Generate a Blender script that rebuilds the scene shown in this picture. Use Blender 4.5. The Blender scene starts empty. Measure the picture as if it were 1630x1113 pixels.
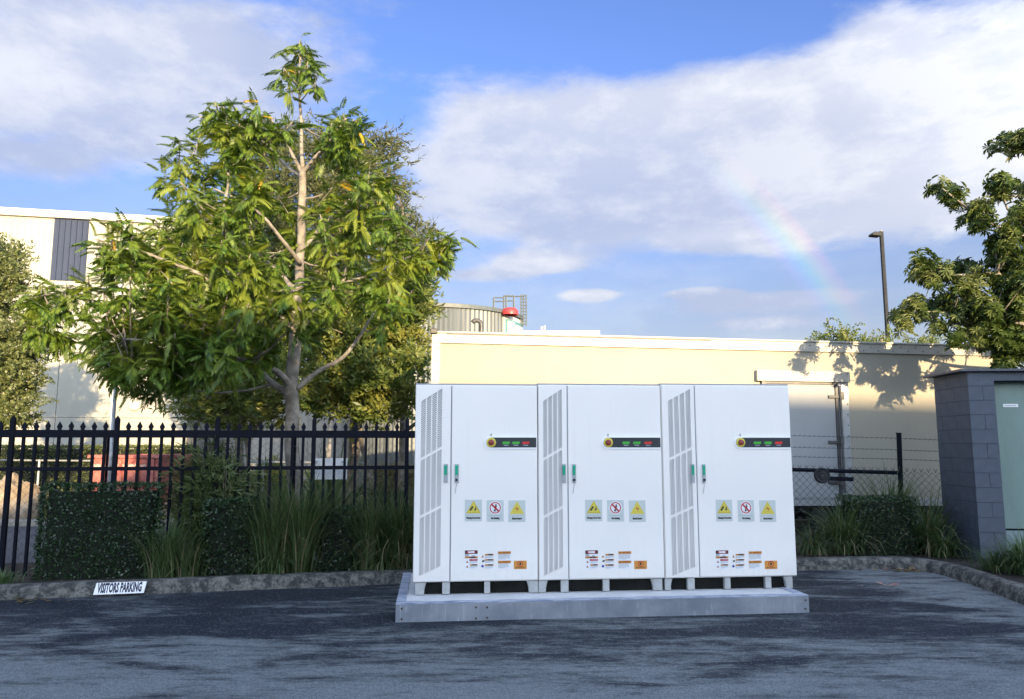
import bpy, bmesh, math, random
import numpy as np
from mathutils import Vector, Matrix, noise as mnoise
random.seed(7)
RNG = np.random.default_rng(7)
R = math.radians
sc = bpy.context.scene
col = sc.collection

# ------------------------------------------------------------------ camera
FPX, CX, CY, PITCH, CAMH = 1200.0, 815.0, 556.5, R(7.2), 1.65
cam = bpy.data.cameras.new('camera')
cam.sensor_width = 36.0
cam.lens = 36.0 * FPX / 1630.0
cam.clip_start = 0.05
cam.clip_end = 3000.0
camo = bpy.data.objects.new('camera', cam)
col.objects.link(camo)
camo.location = (0, 0, CAMH)
camo.rotation_euler = (math.pi / 2 + PITCH, 0, 0)
sc.camera = camo

SUN_EL, SUN_AZ = R(10.0), R(159.0)      # azimuth clockwise from +Y
sc.view_settings.view_transform = 'Standard'
sc.view_settings.look = 'None'
sc.view_settings.gamma = 1.0
sc.view_settings.use_curve_mapping = False
sc.view_settings.exposure = 2.45
SKY_STRENGTH = 0.1


def ray(px, py):
    x, z = (px - CX) / FPX, -(py - CY) / FPX
    c, s = math.cos(PITCH), math.sin(PITCH)
    return Vector((x, c - z * s, s + z * c))


def at(px, py, Y):
    r = ray(px, py)
    return r * (Y / r.y) + Vector((0, 0, CAMH))


def gr(px, py, z=0.0):
    r = ray(px, py)
    return r * ((z - CAMH) / r.z) + Vector((0, 0, CAMH))


# ------------------------------------------------------------------ world
world = bpy.data.worlds.new('World')
sc.world = world
world.use_nodes = True
wt = world.node_tree
wt.nodes.clear()


class NT:
    """small expression helper for shader nodes"""
    def __init__(s, tree):
        s.t = tree

    def n(s, typ, **kw):
        nd = s.t.nodes.new(typ)
        for k, v in kw.items():
            setattr(nd, k, v)
        return nd

    def put(s, sock, v):
        if isinstance(v, bpy.types.NodeSocket):
            s.t.links.new(v, sock)
        else:
            sock.default_value = v

    def m(s, op, a, b=0.0, c=None, clamp=False):
        nd = s.n('ShaderNodeMath', operation=op, use_clamp=clamp)
        s.put(nd.inputs[0], a)
        s.put(nd.inputs[1], b)
        if c is not None:
            s.put(nd.inputs[2], c)
        return nd.outputs[0]

    def mix(s, f, a, b, typ='MIX'):
        nd = s.n('ShaderNodeMixRGB', blend_type=typ)
        s.put(nd.inputs[0], f)
        s.put(nd.inputs[1], a if isinstance(a, bpy.types.NodeSocket) else (*a, 1.0))
        s.put(nd.inputs[2], b if isinstance(b, bpy.types.NodeSocket) else (*b, 1.0))
        return nd.outputs[0]

    def sstep(s, x, lo, hi, a=0.0, b=1.0):
        nd = s.n('ShaderNodeMapRange', interpolation_type='SMOOTHSTEP')
        s.put(nd.inputs[0], x)
        nd.inputs[1].default_value = lo
        nd.inputs[2].default_value = hi
        nd.inputs[3].default_value = a
        nd.inputs[4].default_value = b
        return nd.outputs[0]

    def noise(s, vec, scale, detail=4.0, rough=0.5, dist=0.0):
        nd = s.n('ShaderNodeTexNoise')
        if vec is not None:
            s.put(nd.inputs['Vector'], vec)
        nd.inputs['Scale'].default_value = scale
        nd.inputs['Detail'].default_value = detail
        nd.inputs['Roughness'].default_value = rough
        nd.inputs['Distortion'].default_value = dist
        return nd.outputs[0]

    def mapping(s, vec, scale=(1, 1, 1), rot=(0, 0, 0), loc=(0, 0, 0)):
        nd = s.n('ShaderNodeMapping')
        s.put(nd.inputs[0], vec)
        nd.inputs[1].default_value = loc
        nd.inputs[2].default_value = rot
        nd.inputs[3].default_value = scale
        return nd.outputs[0]


W = NT(wt)
wout = W.n('ShaderNodeOutputWorld')
wbg = W.n('ShaderNodeBackground')
wbg.inputs[1].default_value = SKY_STRENGTH
wt.links.new(wbg.outputs[0], wout.inputs[0])
sky = W.n('ShaderNodeTexSky', sky_type='NISHITA', sun_disc=False)
sky.sun_elevation = SUN_EL
sky.sun_rotation = SUN_AZ
sky.altitude = 0
sky.air_density = 1.0
sky.dust_density = 0.6
sky.ozone_density = 2.5
wdir = W.n('ShaderNodeTexCoord').outputs['Generated']
sep = W.n('ShaderNodeSeparateXYZ')
wt.links.new(wdir, sep.inputs[0])
dx, dy, dz = sep.outputs
AZ = W.m('ARCTAN2', dx, dy)                    # radians, 0 = +Y, + to +X
EL = W.m('ARCSINE', dz)
# colour of the clear air: deep blue overhead, pale low down
tint = W.mix(W.sstep(EL, 0.05, 0.5), (0.34, 0.262, 0.268), (0.43, 0.43, 0.62))
# angle from the sun: tint dims the sky in view and leaves the sunward side bright
csun = W.n('ShaderNodeVectorMath', operation='DOT_PRODUCT')
wt.links.new(wdir, csun.inputs[0])
csun.inputs[1].default_value = (math.sin(SUN_AZ) * math.cos(SUN_EL), math.cos(SUN_AZ) * math.cos(SUN_EL), math.sin(SUN_EL))
tint = W.mix(W.sstep(csun.outputs['Value'], -0.5, 0.6), tint, (1.0, 1.0, 1.0))
air = W.mix(1.0, sky.outputs[0], tint, 'MULTIPLY')


def sph(px, py):
    r = ray(px, py).normalized()
    return math.atan2(r.x, r.y), math.asin(r.z)


def blob(px, py, wx, wy, amp):
    """soft cloud mass about a direction; wx, wy are half widths in photo pixels"""
    a, e = sph(px, py)
    u = W.m('MULTIPLY', W.m('SUBTRACT', AZ, a), FPX / wx)
    v = W.m('MULTIPLY', W.m('SUBTRACT', EL, e), FPX / wy)
    q = W.m('ADD', W.m('MULTIPLY', u, u), W.m('MULTIPLY', v, v))
    return W.m('MULTIPLY', W.m('EXPONENT', W.m('MULTIPLY', q, -1.0)), amp)


def total(l):
    s = l[0]
    for x in l[1:]:
        s = W.m('ADD', s, x)
    return s


cv = W.mapping(wdir, scale=(1.0, 1.0, 2.2))
n_big = W.noise(cv, 2.6, 9.0, 0.58, 0.1)
n_fine = W.noise(W.mapping(wdir, scale=(1.0, 1.0, 2.6), loc=(3, 1, 0)), 9.0, 9.0, 0.60, 0.1)
bias = total([blob(2600, 500, 0.001, 0.001, 0.0), blob(60, 90, 330, 90, 0.22), blob(330, 60, 190, 90, 0.20), blob(200, 220, 330, 110, 0.15),
              blob(530, 90, 90, 70, 0.16), blob(620, 8, 50, 22, 0.16),
              blob(930, 215, 260, 110, 0.30), blob(1250, 190, 300, 120, 0.30), blob(1610, 190, 210, 130, 0.32), blob(1340, 45, 190, 40, -0.16),
              blob(730, 300, 170, 90, 0.17), blob(1440, 320, 330, 80, 0.18), blob(1050, 300, 420, 60, 0.18), blob(1000, 445, 560, 60, -0.17), blob(330, 320, 330, 60, -0.15), blob(200, 130, 160, 20, -0.06),
              blob(1420, 15, 60, 28, 0.15), blob(1380, 60, 70, 26, 0.15), blob(735, 90, 60, 24, 0.12),
              blob(850, 418, 75, 17, 0.62), blob(938, 470, 52, 11, 0.60), blob(1165, 382, 120, 22, 0.45), blob(920, 360, 60, 16, 0.35), blob(760, 440, 90, 14, 0.30),
              blob(930, 358, 80, 26, 0.17), blob(1230, 478, 130, 15, 0.42), blob(1110, 466, 60, 10, 0.42),
              blob(70, 258, 90, 22, 0.12), blob(1210, 515, 90, 10, 0.26),
              blob(760, 60, 420, 75, -0.24), blob(1130, 50, 260, 60, -0.22), blob(560, 230, 130, 90, -0.20)])
dens = W.m('ADD', W.m('ADD', W.m('MULTIPLY', n_big, 0.72), W.m('MULTIPLY', n_fine, 0.55)), bias)
cover = W.sstep(dens, 0.57, 0.86)
puff = W.sstep(W.noise(cv, 6.2, 9.0, 0.62, 0.1), 0.40, 0.64)
lit = W.m('ADD', W.m('MULTIPLY', puff, 0.55),
          total([blob(1600, 120, 260, 210, 0.55), blob(930, 150, 300, 60, 0.34), blob(1270, 130, 240, 60, 0.30),
                 blob(30, 120, 140, 50, 0.35), blob(160, 60, 150, 45, 0.30), blob(320, 50, 90, 60, 0.2),
                 blob(850, 415, 90, 14, 0.45), blob(930, 466, 70, 10, 0.4), blob(1150, 375, 160, 16, 0.3),
                 blob(1500, 300, 300, 90, 0.25), blob(900, 240, 300, 80, 0.22)]), clamp=True)
# forward scatter, boosted: bright clouds towards the sun, out of view, fill the shade
phase_fill = W.sstep(csun.outputs['Value'], -0.6, 1.0, 1.0, 8.0)
ccol = W.mix(lit, (0.93, 1.06, 1.45), (1.74, 1.76, 1.84))
pv = W.n('ShaderNodeCombineXYZ')
for k_ in range(3):
    W.put(pv.inputs[k_], phase_fill)
ccol = W.mix(1.0, ccol, pv.outputs[0], 'MULTIPLY')
ccol = W.mix(W.sstep(csun.outputs['Value'], -0.3, 0.9), ccol, W.mix(1.0, ccol, (1.12, 1.0, 0.86), 'MULTIPLY'))
# thin high veil that pales the air low down
veil = W.m('MULTIPLY', W.sstep(EL, 0.42, 0.06), W.m('ADD', 0.22, W.m('MULTIPLY', W.sstep(n_fine, 0.35, 0.65), 0.26)))
skyc = W.mix(W.m('MAXIMUM', W.m('MULTIPLY', cover, 0.90), veil), air, ccol)
# rainbow: a band of colours 40.5 to 42.5 degrees about its own axis, set apart from the sun's, where the shower hangs
anti = Vector((-math.sin(SUN_AZ) * math.cos(SUN_EL), -math.cos(SUN_AZ) * math.cos(SUN_EL), -math.sin(SUN_EL)))
dp = W.n('ShaderNodeVectorMath', operation='DOT_PRODUCT')
wt.links.new(wdir, dp.inputs[0])
dp.inputs[1].default_value = (math.sin(R(-13)) * math.cos(R(10)), math.cos(R(-13)) * math.cos(R(10)), -math.sin(R(10)))
ANG = W.m('MULTIPLY', W.m('ARCCOSINE', dp.outputs['Value']), 180 / math.pi)
band = W.n('ShaderNodeMapRange')
wt.links.new(ANG, band.inputs[0])
band.inputs[1].default_value = 39.9
band.inputs[2].default_value = 42.8
ramp = W.n('ShaderNodeValToRGB')
wt.links.new(band.outputs[0], ramp.inputs[0])
cr = ramp.color_ramp
cr.elements[0].position, cr.elements[0].color = 0.0, (0, 0, 0, 1)
cr.elements[1].position, cr.elements[1].color = 1.0, (0, 0, 0, 1)
for p_, c_ in ((0.14, (0.25, 0.05, 0.6)), (0.3, (0.0, 0.45, 1.0)), (0.46, (0.0, 0.9, 0.45)), (0.6, (0.75, 0.85, 0.0)),
               (0.74, (1.0, 0.45, 0.0)), (0.87, (0.9, 0.08, 0.05))):
    e_ = cr.elements.new(p_)
    e_.color = (*c_, 1)
shower = W.m('MAXIMUM', blob(1262, 392, 150, 110, 1.0), 0.0)
bow = W.mix(1.0, ramp.outputs[0], W.mix(shower, (0, 0, 0), (0.24, 0.24, 0.24)), 'MULTIPLY')
skyc = W.mix(1.0, skyc, bow, 'ADD')
wt.links.new(skyc, wbg.inputs[0])

sun = bpy.data.lights.new('sun', 'SUN')
sun.energy = 2.0
sun.angle = R(0.5)
sun.color = (1.0, 0.75, 0.44)
suno = bpy.data.objects.new('sun', sun)
col.objects.link(suno)
suno.rotation_euler = anti.to_track_quat('-Z', 'Y').to_euler()
suno.location = (6, -20, 20)


# ------------------------------------------------------------------ materials
def rgb(c):
    return (*c, 1.0)


def mat(name, color, rough=0.6, var=0.15, scale=6.0, bump=0.0, bscale=None, metal=0.0, color2=None, stretch=(1, 1, 1),
        spec=0.5, coord='Object'):
    m = bpy.data.materials.new(name)
    m.use_nodes = True
    N = NT(m.node_tree)
    bs = m.node_tree.nodes['Principled BSDF']
    bs.inputs['Roughness'].default_value = rough
    bs.inputs['Metallic'].default_value = metal
    bs.inputs['Specular IOR Level'].default_value = spec
    tc = N.n('ShaderNodeTexCoord').outputs[coord]
    v = N.mapping(tc, scale=stretch)
    if var > 0 or color2:
        f = N.noise(v, scale, 5.0, 0.6)
        lo = tuple(c * (1 - var) for c in color)
        hi = color2 if color2 else tuple(min(1, c * (1 + var)) for c in color)
        N.put(bs.inputs['Base Color'], N.mix(N.sstep(f, 0.3, 0.7), lo, hi))
    else:
        bs.inputs['Base Color'].default_value = rgb(color)
    if bump > 0:
        bp = N.n('ShaderNodeBump')
        bp.inputs['Strength'].default_value = bump
        bp.inputs['Distance'].default_value = 0.02
        N.put(bp.inputs['Height'], N.noise(v, bscale or scale * 6, 5.0, 0.65))
        N.put(bs.inputs['Normal'], bp.outputs[0])
    return m


def leaf_mat(name, c1, c2, c3=None, trans=0.25, rough=0.45, spec=0.4):
    m = bpy.data.materials.new(name)
    m.use_nodes = True
    N = NT(m.node_tree)
    nt = m.node_tree
    bs = nt.nodes['Principled BSDF']
    bs.inputs['Roughness'].default_value = rough
    bs.inputs['Specular IOR Level'].default_value = spec
    g = N.n('ShaderNodeNewGeometry')
    rnd = g.outputs['Random Per Island']
    c = N.mix(rnd, c1, c2)
    if c3:
        pos = N.noise(g.outputs['Position'], 1.6, 3.0, 0.5)
        c = N.mix(N.sstep(pos, 0.45, 0.7), c, c3)
    N.put(bs.inputs['Base Color'], c)
    tr = N.n('ShaderNodeBsdfTranslucent')
    N.put(tr.inputs[0], N.mix(1.0, c, (1.3, 1.3, 0.6), 'MULTIPLY'))
    mx = N.n('ShaderNodeMixShader')
    mx.inputs[0].default_value = trans
    nt.links.new(bs.outputs[0], mx.inputs[1])
    nt.links.new(tr.outputs[0], mx.inputs[2])
    nt.links.new(mx.outputs[0], nt.nodes['Material Output'].inputs[0])
    return m


M = {}
M['cabinet'] = mat('cabinet_white', (0.87, 0.84, 0.785), 0.42, 0.02, 3.0, 0.03, 260)
M['cab_seam'] = mat('seam_grey', (0.30, 0.32, 0.36), 0.6, 0.05)
M['grille_back'] = mat('grille_dark', (0.36, 0.38, 0.40), 0.7, 0.1)
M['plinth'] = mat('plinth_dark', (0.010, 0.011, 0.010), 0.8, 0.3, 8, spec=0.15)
M['foot'] = mat('foot_grey', (0.40, 0.41, 0.40), 0.45, 0.12, 12)
M['handle'] = mat('handle_grey', (0.42, 0.45, 0.48), 0.35, 0.05, metal=0.3)
M['green'] = mat('handle_green', (0.0, 0.36, 0.20), 0.4, 0.05)
M['black'] = mat('black_plastic', (0.012, 0.014, 0.016), 0.4, 0.1)
M['panel_black'] = mat('panel_black', (0.030, 0.038, 0.045), 0.3, 0.1)
M['panel_white'] = mat('panel_white', (0.93, 0.94, 0.95), 0.4, 0.0)
M['ind_green'] = mat('indicator_green', (0.05, 0.42, 0.04), 0.35, 0.0)
M['ind_red'] = mat('indicator_red', (0.62, 0.03, 0.03), 0.35, 0.0)
M['yellow'] = mat('sign_yellow', (0.66, 0.56, 0.08), 0.45, 0.03)
M['button_red'] = mat('button_red', (0.26, 0.035, 0.03), 0.4, 0.0)
M['yellow_rim'] = mat('sign_yellow_rim', (0.55, 0.45, 0.03), 0.45, 0.03)
M['sign_grey'] = mat('sign_grey', (0.55, 0.60, 0.58), 0.45, 0.02)
M['sign_red'] = mat('sign_red', (0.48, 0.02, 0.03), 0.45, 0.0)
M['sign_pink'] = mat('sign_pink', (0.62, 0.10, 0.18), 0.45, 0.0)
M['sign_white'] = mat('sign_white', (0.80, 0.82, 0.83), 0.45, 0.02)
M['orange'] = mat('sign_orange', (0.62, 0.27, 0.05), 0.45, 0.03)
M['brown'] = mat('sign_brown', (0.42, 0.13, 0.02), 0.45, 0.0)
M['ink'] = mat('sign_ink', (0.02, 0.02, 0.024), 0.5, 0.0)
M['greyink'] = mat('sign_grey_ink', (0.38, 0.41, 0.44), 0.5, 0.0)
M['blue'] = mat('sign_blue', (0.03, 0.06, 0.35), 0.45, 0.0)
M['navy'] = mat('sign_navy', (0.008, 0.012, 0.045), 0.5, 0.0)
M['fence'] = mat('fence_black', (0.0045, 0.006, 0.012), 0.65, 0.2, 10, spec=0.12)
M['wire'] = mat('chain_wire', (0.03, 0.035, 0.045), 0.55, 0.2, 10)
M['galv'] = mat('galvanised', (0.42, 0.44, 0.45), 0.45, 0.12, 8, metal=0.4)
M['trailer'] = mat('trailer_panel', (0.350, 0.330, 0.272), 0.6, 0.03, 1.2, spec=0.2, color2=(0.365, 0.345, 0.284))
M['trim'] = mat('trailer_trim', (0.40, 0.385, 0.335), 0.4, 0.05, 4)
M['doorpanel'] = mat('trailer_door', (0.335, 0.35, 0.355), 0.6, 0.03, 1.5, spec=0.2)
M['rivet'] = mat('rivet', (0.07, 0.06, 0.05), 0.5, 0.1)
M['steel'] = mat('dark_steel', (0.10, 0.10, 0.10), 0.5, 0.25, 9, metal=0.4)
M['rubber'] = mat('rubber', (0.02, 0.02, 0.02), 0.8, 0.2)
M['chassis'] = mat('chassis', (0.015, 0.017, 0.020), 0.7, 0.3)
M['cream'] = mat('cream_cladding', (0.37, 0.365, 0.315), 0.55, 0.03, 0.6, spec=0.2, color2=(0.39, 0.385, 0.335))
M['creampanel'] = mat('cream_render', (0.37, 0.368, 0.325), 0.7, 0.05, 0.5, 0.1, 30, spec=0.2, color2=(0.40, 0.395, 0.35))
M['wall_sunlit'] = mat('cream_wall_sunlit', (0.42, 0.39, 0.34), 0.7, 0.05, 0.8)  # lifted tone stands in for sunlight on this tree-shaded wall
M['slategrey'] = mat('grey_cladding', (0.036, 0.050, 0.090), 0.6, 0.06, 1, spec=0.2)
M['fascia'] = mat('pale_fascia', (0.55, 0.54, 0.48), 0.5, 0.03)
M['tank'] = mat('zinc_tank', (0.125, 0.142, 0.15), 0.5, 0.16, 1.2, stretch=(6, 6, 0.4), metal=0.25)
M['tankrim'] = mat('tank_rim', (0.10, 0.12, 0.125), 0.5, 0.1)
M['teal'] = mat('teal_paint', (0.10, 0.26, 0.27), 0.5, 0.05)
M['redplastic'] = mat('red_plastic', (0.60, 0.05, 0.05), 0.4, 0.1)
M['skip'] = mat('skip_red', (0.40, 0.085, 0.085), 0.55, 0.22, 3.0, 0.1, 20, color2=(0.50, 0.19, 0.15))
M['skipband'] = mat('skip_band', (0.62, 0.42, 0.36), 0.6, 0.3, 14)
M['rock'] = mat('sandstone', (0.26, 0.19, 0.12), 0.9, 0.3, 3.0, 0.5, 12, color2=(0.38, 0.31, 0.23))
M['block'] = mat('block_slate', (0.062, 0.079, 0.108), 0.62, 0.12, 9.0, 0.25, 60)
M['mortar'] = mat('mortar_slate', (0.057, 0.073, 0.100), 0.8, 0.1)
M['sheddoor'] = mat('door_green', (0.165, 0.245, 0.225), 0.5, 0.07, 1.6, stretch=(3, 1, 1))
M['shedsill'] = mat('sill_green', (0.20, 0.27, 0.28), 0.55, 0.08, 4)
M['shedroof'] = mat('roof_slate', (0.07, 0.08, 0.10), 0.5, 0.1)
M['warehouse'] = mat('warehouse_grey', (0.46, 0.46, 0.45), 0.7, 0.06, 0.4)
M['bark'] = mat('bark_pale', (0.20, 0.175, 0.145), 0.85, 0.3, 7.0, 0.6, 25, color2=(0.35, 0.315, 0.265))
M['bark_dark'] = mat('bark_brown', (0.16, 0.13, 0.10), 0.9, 0.3, 8.0, 0.5, 30, color2=(0.30, 0.25, 0.19))
M['leaf'] = leaf_mat('leaf_green', (0.030, 0.080, 0.012), (0.160, 0.240, 0.030), (0.225, 0.270, 0.036), 0.28)
M['leaf_yellow'] = leaf_mat('leaf_yellow', (0.50, 0.28, 0.02), (0.60, 0.40, 0.04), None, 0.3)
M['leaf_back'] = leaf_mat('leaf_olive', (0.045, 0.085, 0.018), (0.175, 0.215, 0.050), (0.240, 0.245, 0.055), 0.30)
M['leaf_grey'] = leaf_mat('leaf_greygreen', (0.065, 0.080, 0.034), (0.135, 0.145, 0.060), None, 0.25)
M['leaf_small'] = leaf_mat('leaf_small', (0.075, 0.105, 0.032), (0.175, 0.195, 0.070), None, 0.22)
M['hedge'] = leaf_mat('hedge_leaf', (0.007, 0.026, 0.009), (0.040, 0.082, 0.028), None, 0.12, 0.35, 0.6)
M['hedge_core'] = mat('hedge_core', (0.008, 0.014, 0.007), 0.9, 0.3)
M['blade'] = leaf_mat('strap_leaf', (0.034, 0.078, 0.026), (0.130, 0.180, 0.075), None, 0.2)
M['blade_dry'] = leaf_mat('strap_leaf_dry', (0.17, 0.15, 0.08), (0.26, 0.23, 0.13), None, 0.2)
M['grass'] = leaf_mat('lawn_blade', (0.10, 0.13, 0.03), (0.20, 0.20, 0.06), None, 0.25)
M['litter'] = leaf_mat('dead_leaf', (0.13, 0.075, 0.03), (0.20, 0.16, 0.06), None, 0.1)
M['litter_red'] = leaf_mat('dead_leaf_red', (0.20, 0.05, 0.05), (0.40, 0.30, 0.24), None, 0.1)


def ground_mats():
    # asphalt with worn pale scuffs drawn out along the lot
    m = bpy.data.materials.new('asphalt')
    m.use_nodes = True
    N = NT(m.node_tree)
    bs = m.node_tree.nodes['Principled BSDF']
    P = N.n('ShaderNodeTexCoord').outputs['Object']
    warp = N.mapping(P, scale=(0.55, 1.6, 1), rot=(0, 0, R(-12)))
    big = N.noise(warp, 1.1, 6.0, 0.62, 0.8)
    mid = N.noise(N.mapping(P, scale=(0.9, 3.2, 1), rot=(0, 0, R(-9)), loc=(4, 2, 0)), 2.6, 7.0, 0.66, 1.0)
    streak = N.noise(N.mapping(P, scale=(0.45, 4.5, 1), rot=(0, 0, R(28)), loc=(1, 7, 0)), 3.2, 7.0, 0.7, 0.6)
    grit = N.noise(P, 120.0, 3.0, 0.7)
    sp = N.n('ShaderNodeSeparateXYZ')
    m.node_tree.links.new(P, sp.inputs[0])
    # paler towards the camera than by the kerb, and paler along the right kerb
    near = N.m('MULTIPLY', N.sstep(sp.outputs[1], 7.4, 5.2), 0.25)
    right = N.m('MULTIPLY', N.sstep(N.m('SUBTRACT', sp.outputs[0], N.m('MULTIPLY', N.m('SUBTRACT', 10.0, sp.outputs[1]), 0.16)), 3.8, 4.5), 0.20)
    k = N.m('ADD', N.m('ADD', N.m('MULTIPLY', big, 1.05), N.m('MULTIPLY', mid, 0.55)), N.m('MULTIPLY', streak, 0.40))
    k = N.m('ADD', N.m('ADD', N.m('SUBTRACT', k, 0.52), near), right)
    brush = N.noise(N.mapping(P, scale=(1.0, 1.5, 1), rot=(0, 0, R(-14))), 7.0, 10.0, 0.80, 0.5)
    k = N.m('ADD', k, N.m('MULTIPLY', N.m('SUBTRACT', brush, 0.5), 0.50))
    w = N.sstep(k, 0.44, 0.80)
    c = N.mix(w, (0.012, 0.018, 0.027), (0.200, 0.230, 0.230))
    fine = N.sstep(N.noise(N.mapping(P, scale=(1, 2.0, 1), rot=(0, 0, R(-8))), 30.0, 8.0, 0.8, 0.3), 0.42, 0.68)
    c = N.mix(N.m('MULTIPLY', N.m('MULTIPLY', fine, w), 0.75), c, (0.33, 0.35, 0.37))
    c = N.mix(N.sstep(grit, 0.42, 0.64, 0.0, 0.72), c, (0.018, 0.023, 0.033))
    c = N.mix(N.sstep(N.noise(P, 60.0, 3.0, 0.6), 0.58, 0.70, 0.0, 0.55), c, (0.30, 0.31, 0.32))
    N.put(bs.inputs['Base Color'], c)
    bs.inputs['Roughness'].default_value = 0.85
    bs.inputs['Specular IOR Level'].default_value = 0.25
    bp = N.n('ShaderNodeBump')
    bp.inputs['Strength'].default_value = 0.5
    bp.inputs['Distance'].default_value = 0.008
    N.put(bp.inputs['Height'], N.m('ADD', grit, N.m('MULTIPLY', mid, 1.5)))
    N.put(bs.inputs['Normal'], bp.outputs[0])
    M['asphalt'] = m
    # kerb concrete
    m = bpy.data.materials.new('kerb_concrete')
    m.use_nodes = True
    N = NT(m.node_tree)
    bs = m.node_tree.nodes['Principled BSDF']
    P = N.n('ShaderNodeTexCoord').outputs['Object']
    a = N.sstep(N.noise(P, 9.0, 8.0, 0.78, 0.3), 0.42, 0.62)
    b = N.sstep(N.noise(P, 34.0, 6.0, 0.75), 0.42, 0.70)
    c = N.mix(a, (0.035, 0.037, 0.036), (0.200, 0.195, 0.170))
    c = N.mix(N.m('MULTIPLY', b, 0.65), c, (0.035, 0.038, 0.040))
    N.put(bs.inputs['Base Color'], c)
    bs.inputs['Roughness'].default_value = 0.9
    bp = N.n('ShaderNodeBump')
    bp.inputs['Strength'].default_value = 0.6
    bp.inputs['Distance'].default_value = 0.012
    N.put(bp.inputs['Height'], N.noise(P, 40.0, 6.0, 0.7))
    N.put(bs.inputs['Normal'], bp.outputs[0])
    M['kerb'] = m
    # pad: concrete / steel edge with vertical drip streaks
    m = bpy.data.materials.new('pad_edge')
    m.use_nodes = True
    N = NT(m.node_tree)
    bs = m.node_tree.nodes['Principled BSDF']
    P = N.n('ShaderNodeTexCoord').outputs['Object']
    st = N.noise(N.mapping(P, scale=(34, 34, 2.2)), 1.0, 8.0, 0.8, 0.6)
    bl = N.noise(P, 2.4, 5.0, 0.6)
    c = N.mix(N.sstep(bl, 0.3, 0.7), (0.155, 0.180, 0.215), (0.27, 0.295, 0.325))
    c = N.mix(N.m('MULTIPLY', N.sstep(st, 0.54, 0.70), N.sstep(bl, 0.36, 0.60)), c, (0.52, 0.55, 0.58))
    N.put(bs.inputs['Base Color'], c)
    bs.inputs['Roughness'].default_value = 0.55
    M['pad_edge'] = m
    M['pad_top'] = mat('pad_top', (0.60, 0.61, 0.62), 0.8, 0.08, 5, 0.15, 40)
    M['pad_rim'] = mat('pad_rim', (0.20, 0.27, 0.42), 0.6, 0.35, 9, color2=(0.50, 0.54, 0.62), stretch=(0.6, 3, 3))
    M['rust'] = mat('rust', (0.07, 0.05, 0.045), 0.8, 0.3, 30)
    M['paleconc'] = mat('pale_concrete', (0.28, 0.26, 0.22), 0.85, 0.12, 3, 0.2)
    M['road'] = mat('road_asphalt', (0.070, 0.078, 0.092), 0.85, 0.18, 2.0, 0.3, 90)
    M['soil'] = mat('soil', (0.020, 0.018, 0.016), 0.95, 0.4, 12, 0.8, 60, color2=(0.050, 0.042, 0.034))
    M['verge'] = mat('verge_ground', (0.10, 0.10, 0.045), 0.95, 0.35, 4, 0.5, 40, color2=(0.19, 0.16, 0.08))
    M['ground'] = mat('far_ground', (0.10, 0.095, 0.07), 0.95, 0.25, 0.3)


ground_mats()


def cabinet_mat():
    # white powder coat: faint rain streaks, dust low down, slightly wavy sheet
    m = bpy.data.materials.new('powder_coat')
    m.use_nodes = True
    N = NT(m.node_tree)
    bs = m.node_tree.nodes['Principled BSDF']
    P = N.n('ShaderNodeTexCoord').outputs['Object']
    sp = N.n('ShaderNodeSeparateXYZ')
    m.node_tree.links.new(P, sp.inputs[0])
    st = N.sstep(N.noise(N.mapping(P, scale=(22, 22, 0.7)), 1.0, 6.0, 0.7, 0.2), 0.52, 0.75)
    bl = N.noise(P, 1.7, 5.0, 0.6)
    c = N.mix(N.sstep(bl, 0.3, 0.7), (0.855, 0.83, 0.785), (0.885, 0.855, 0.80))
    c = N.mix(N.m('MULTIPLY', N.m('MULTIPLY', st, N.sstep(bl, 0.4, 0.65)), 0.16), c, (0.50, 0.49, 0.45))
    dust = N.m('MULTIPLY', N.sstep(N.m('ADD', sp.outputs[2], N.m('MULTIPLY', N.noise(P, 9.0, 6.0, 0.7), 0.25)), 0.52, 0.16), 0.28)
    c = N.mix(dust, c, (0.52, 0.49, 0.43))
    N.put(bs.inputs['Base Color'], c)
    N.put(bs.inputs['Roughness'], N.sstep(bl, 0.3, 0.7, 0.34, 0.5))
    bp = N.n('ShaderNodeBump')
    bp.inputs['Strength'].default_value = 0.25
    bp.inputs['Distance'].default_value = 0.01
    N.put(bp.inputs['Height'], N.noise(P, 2.4, 2.0, 0.4))
    N.put(bs.inputs['Normal'], bp.outputs[0])
    M['cabinet'] = m


cabinet_mat()


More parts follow.
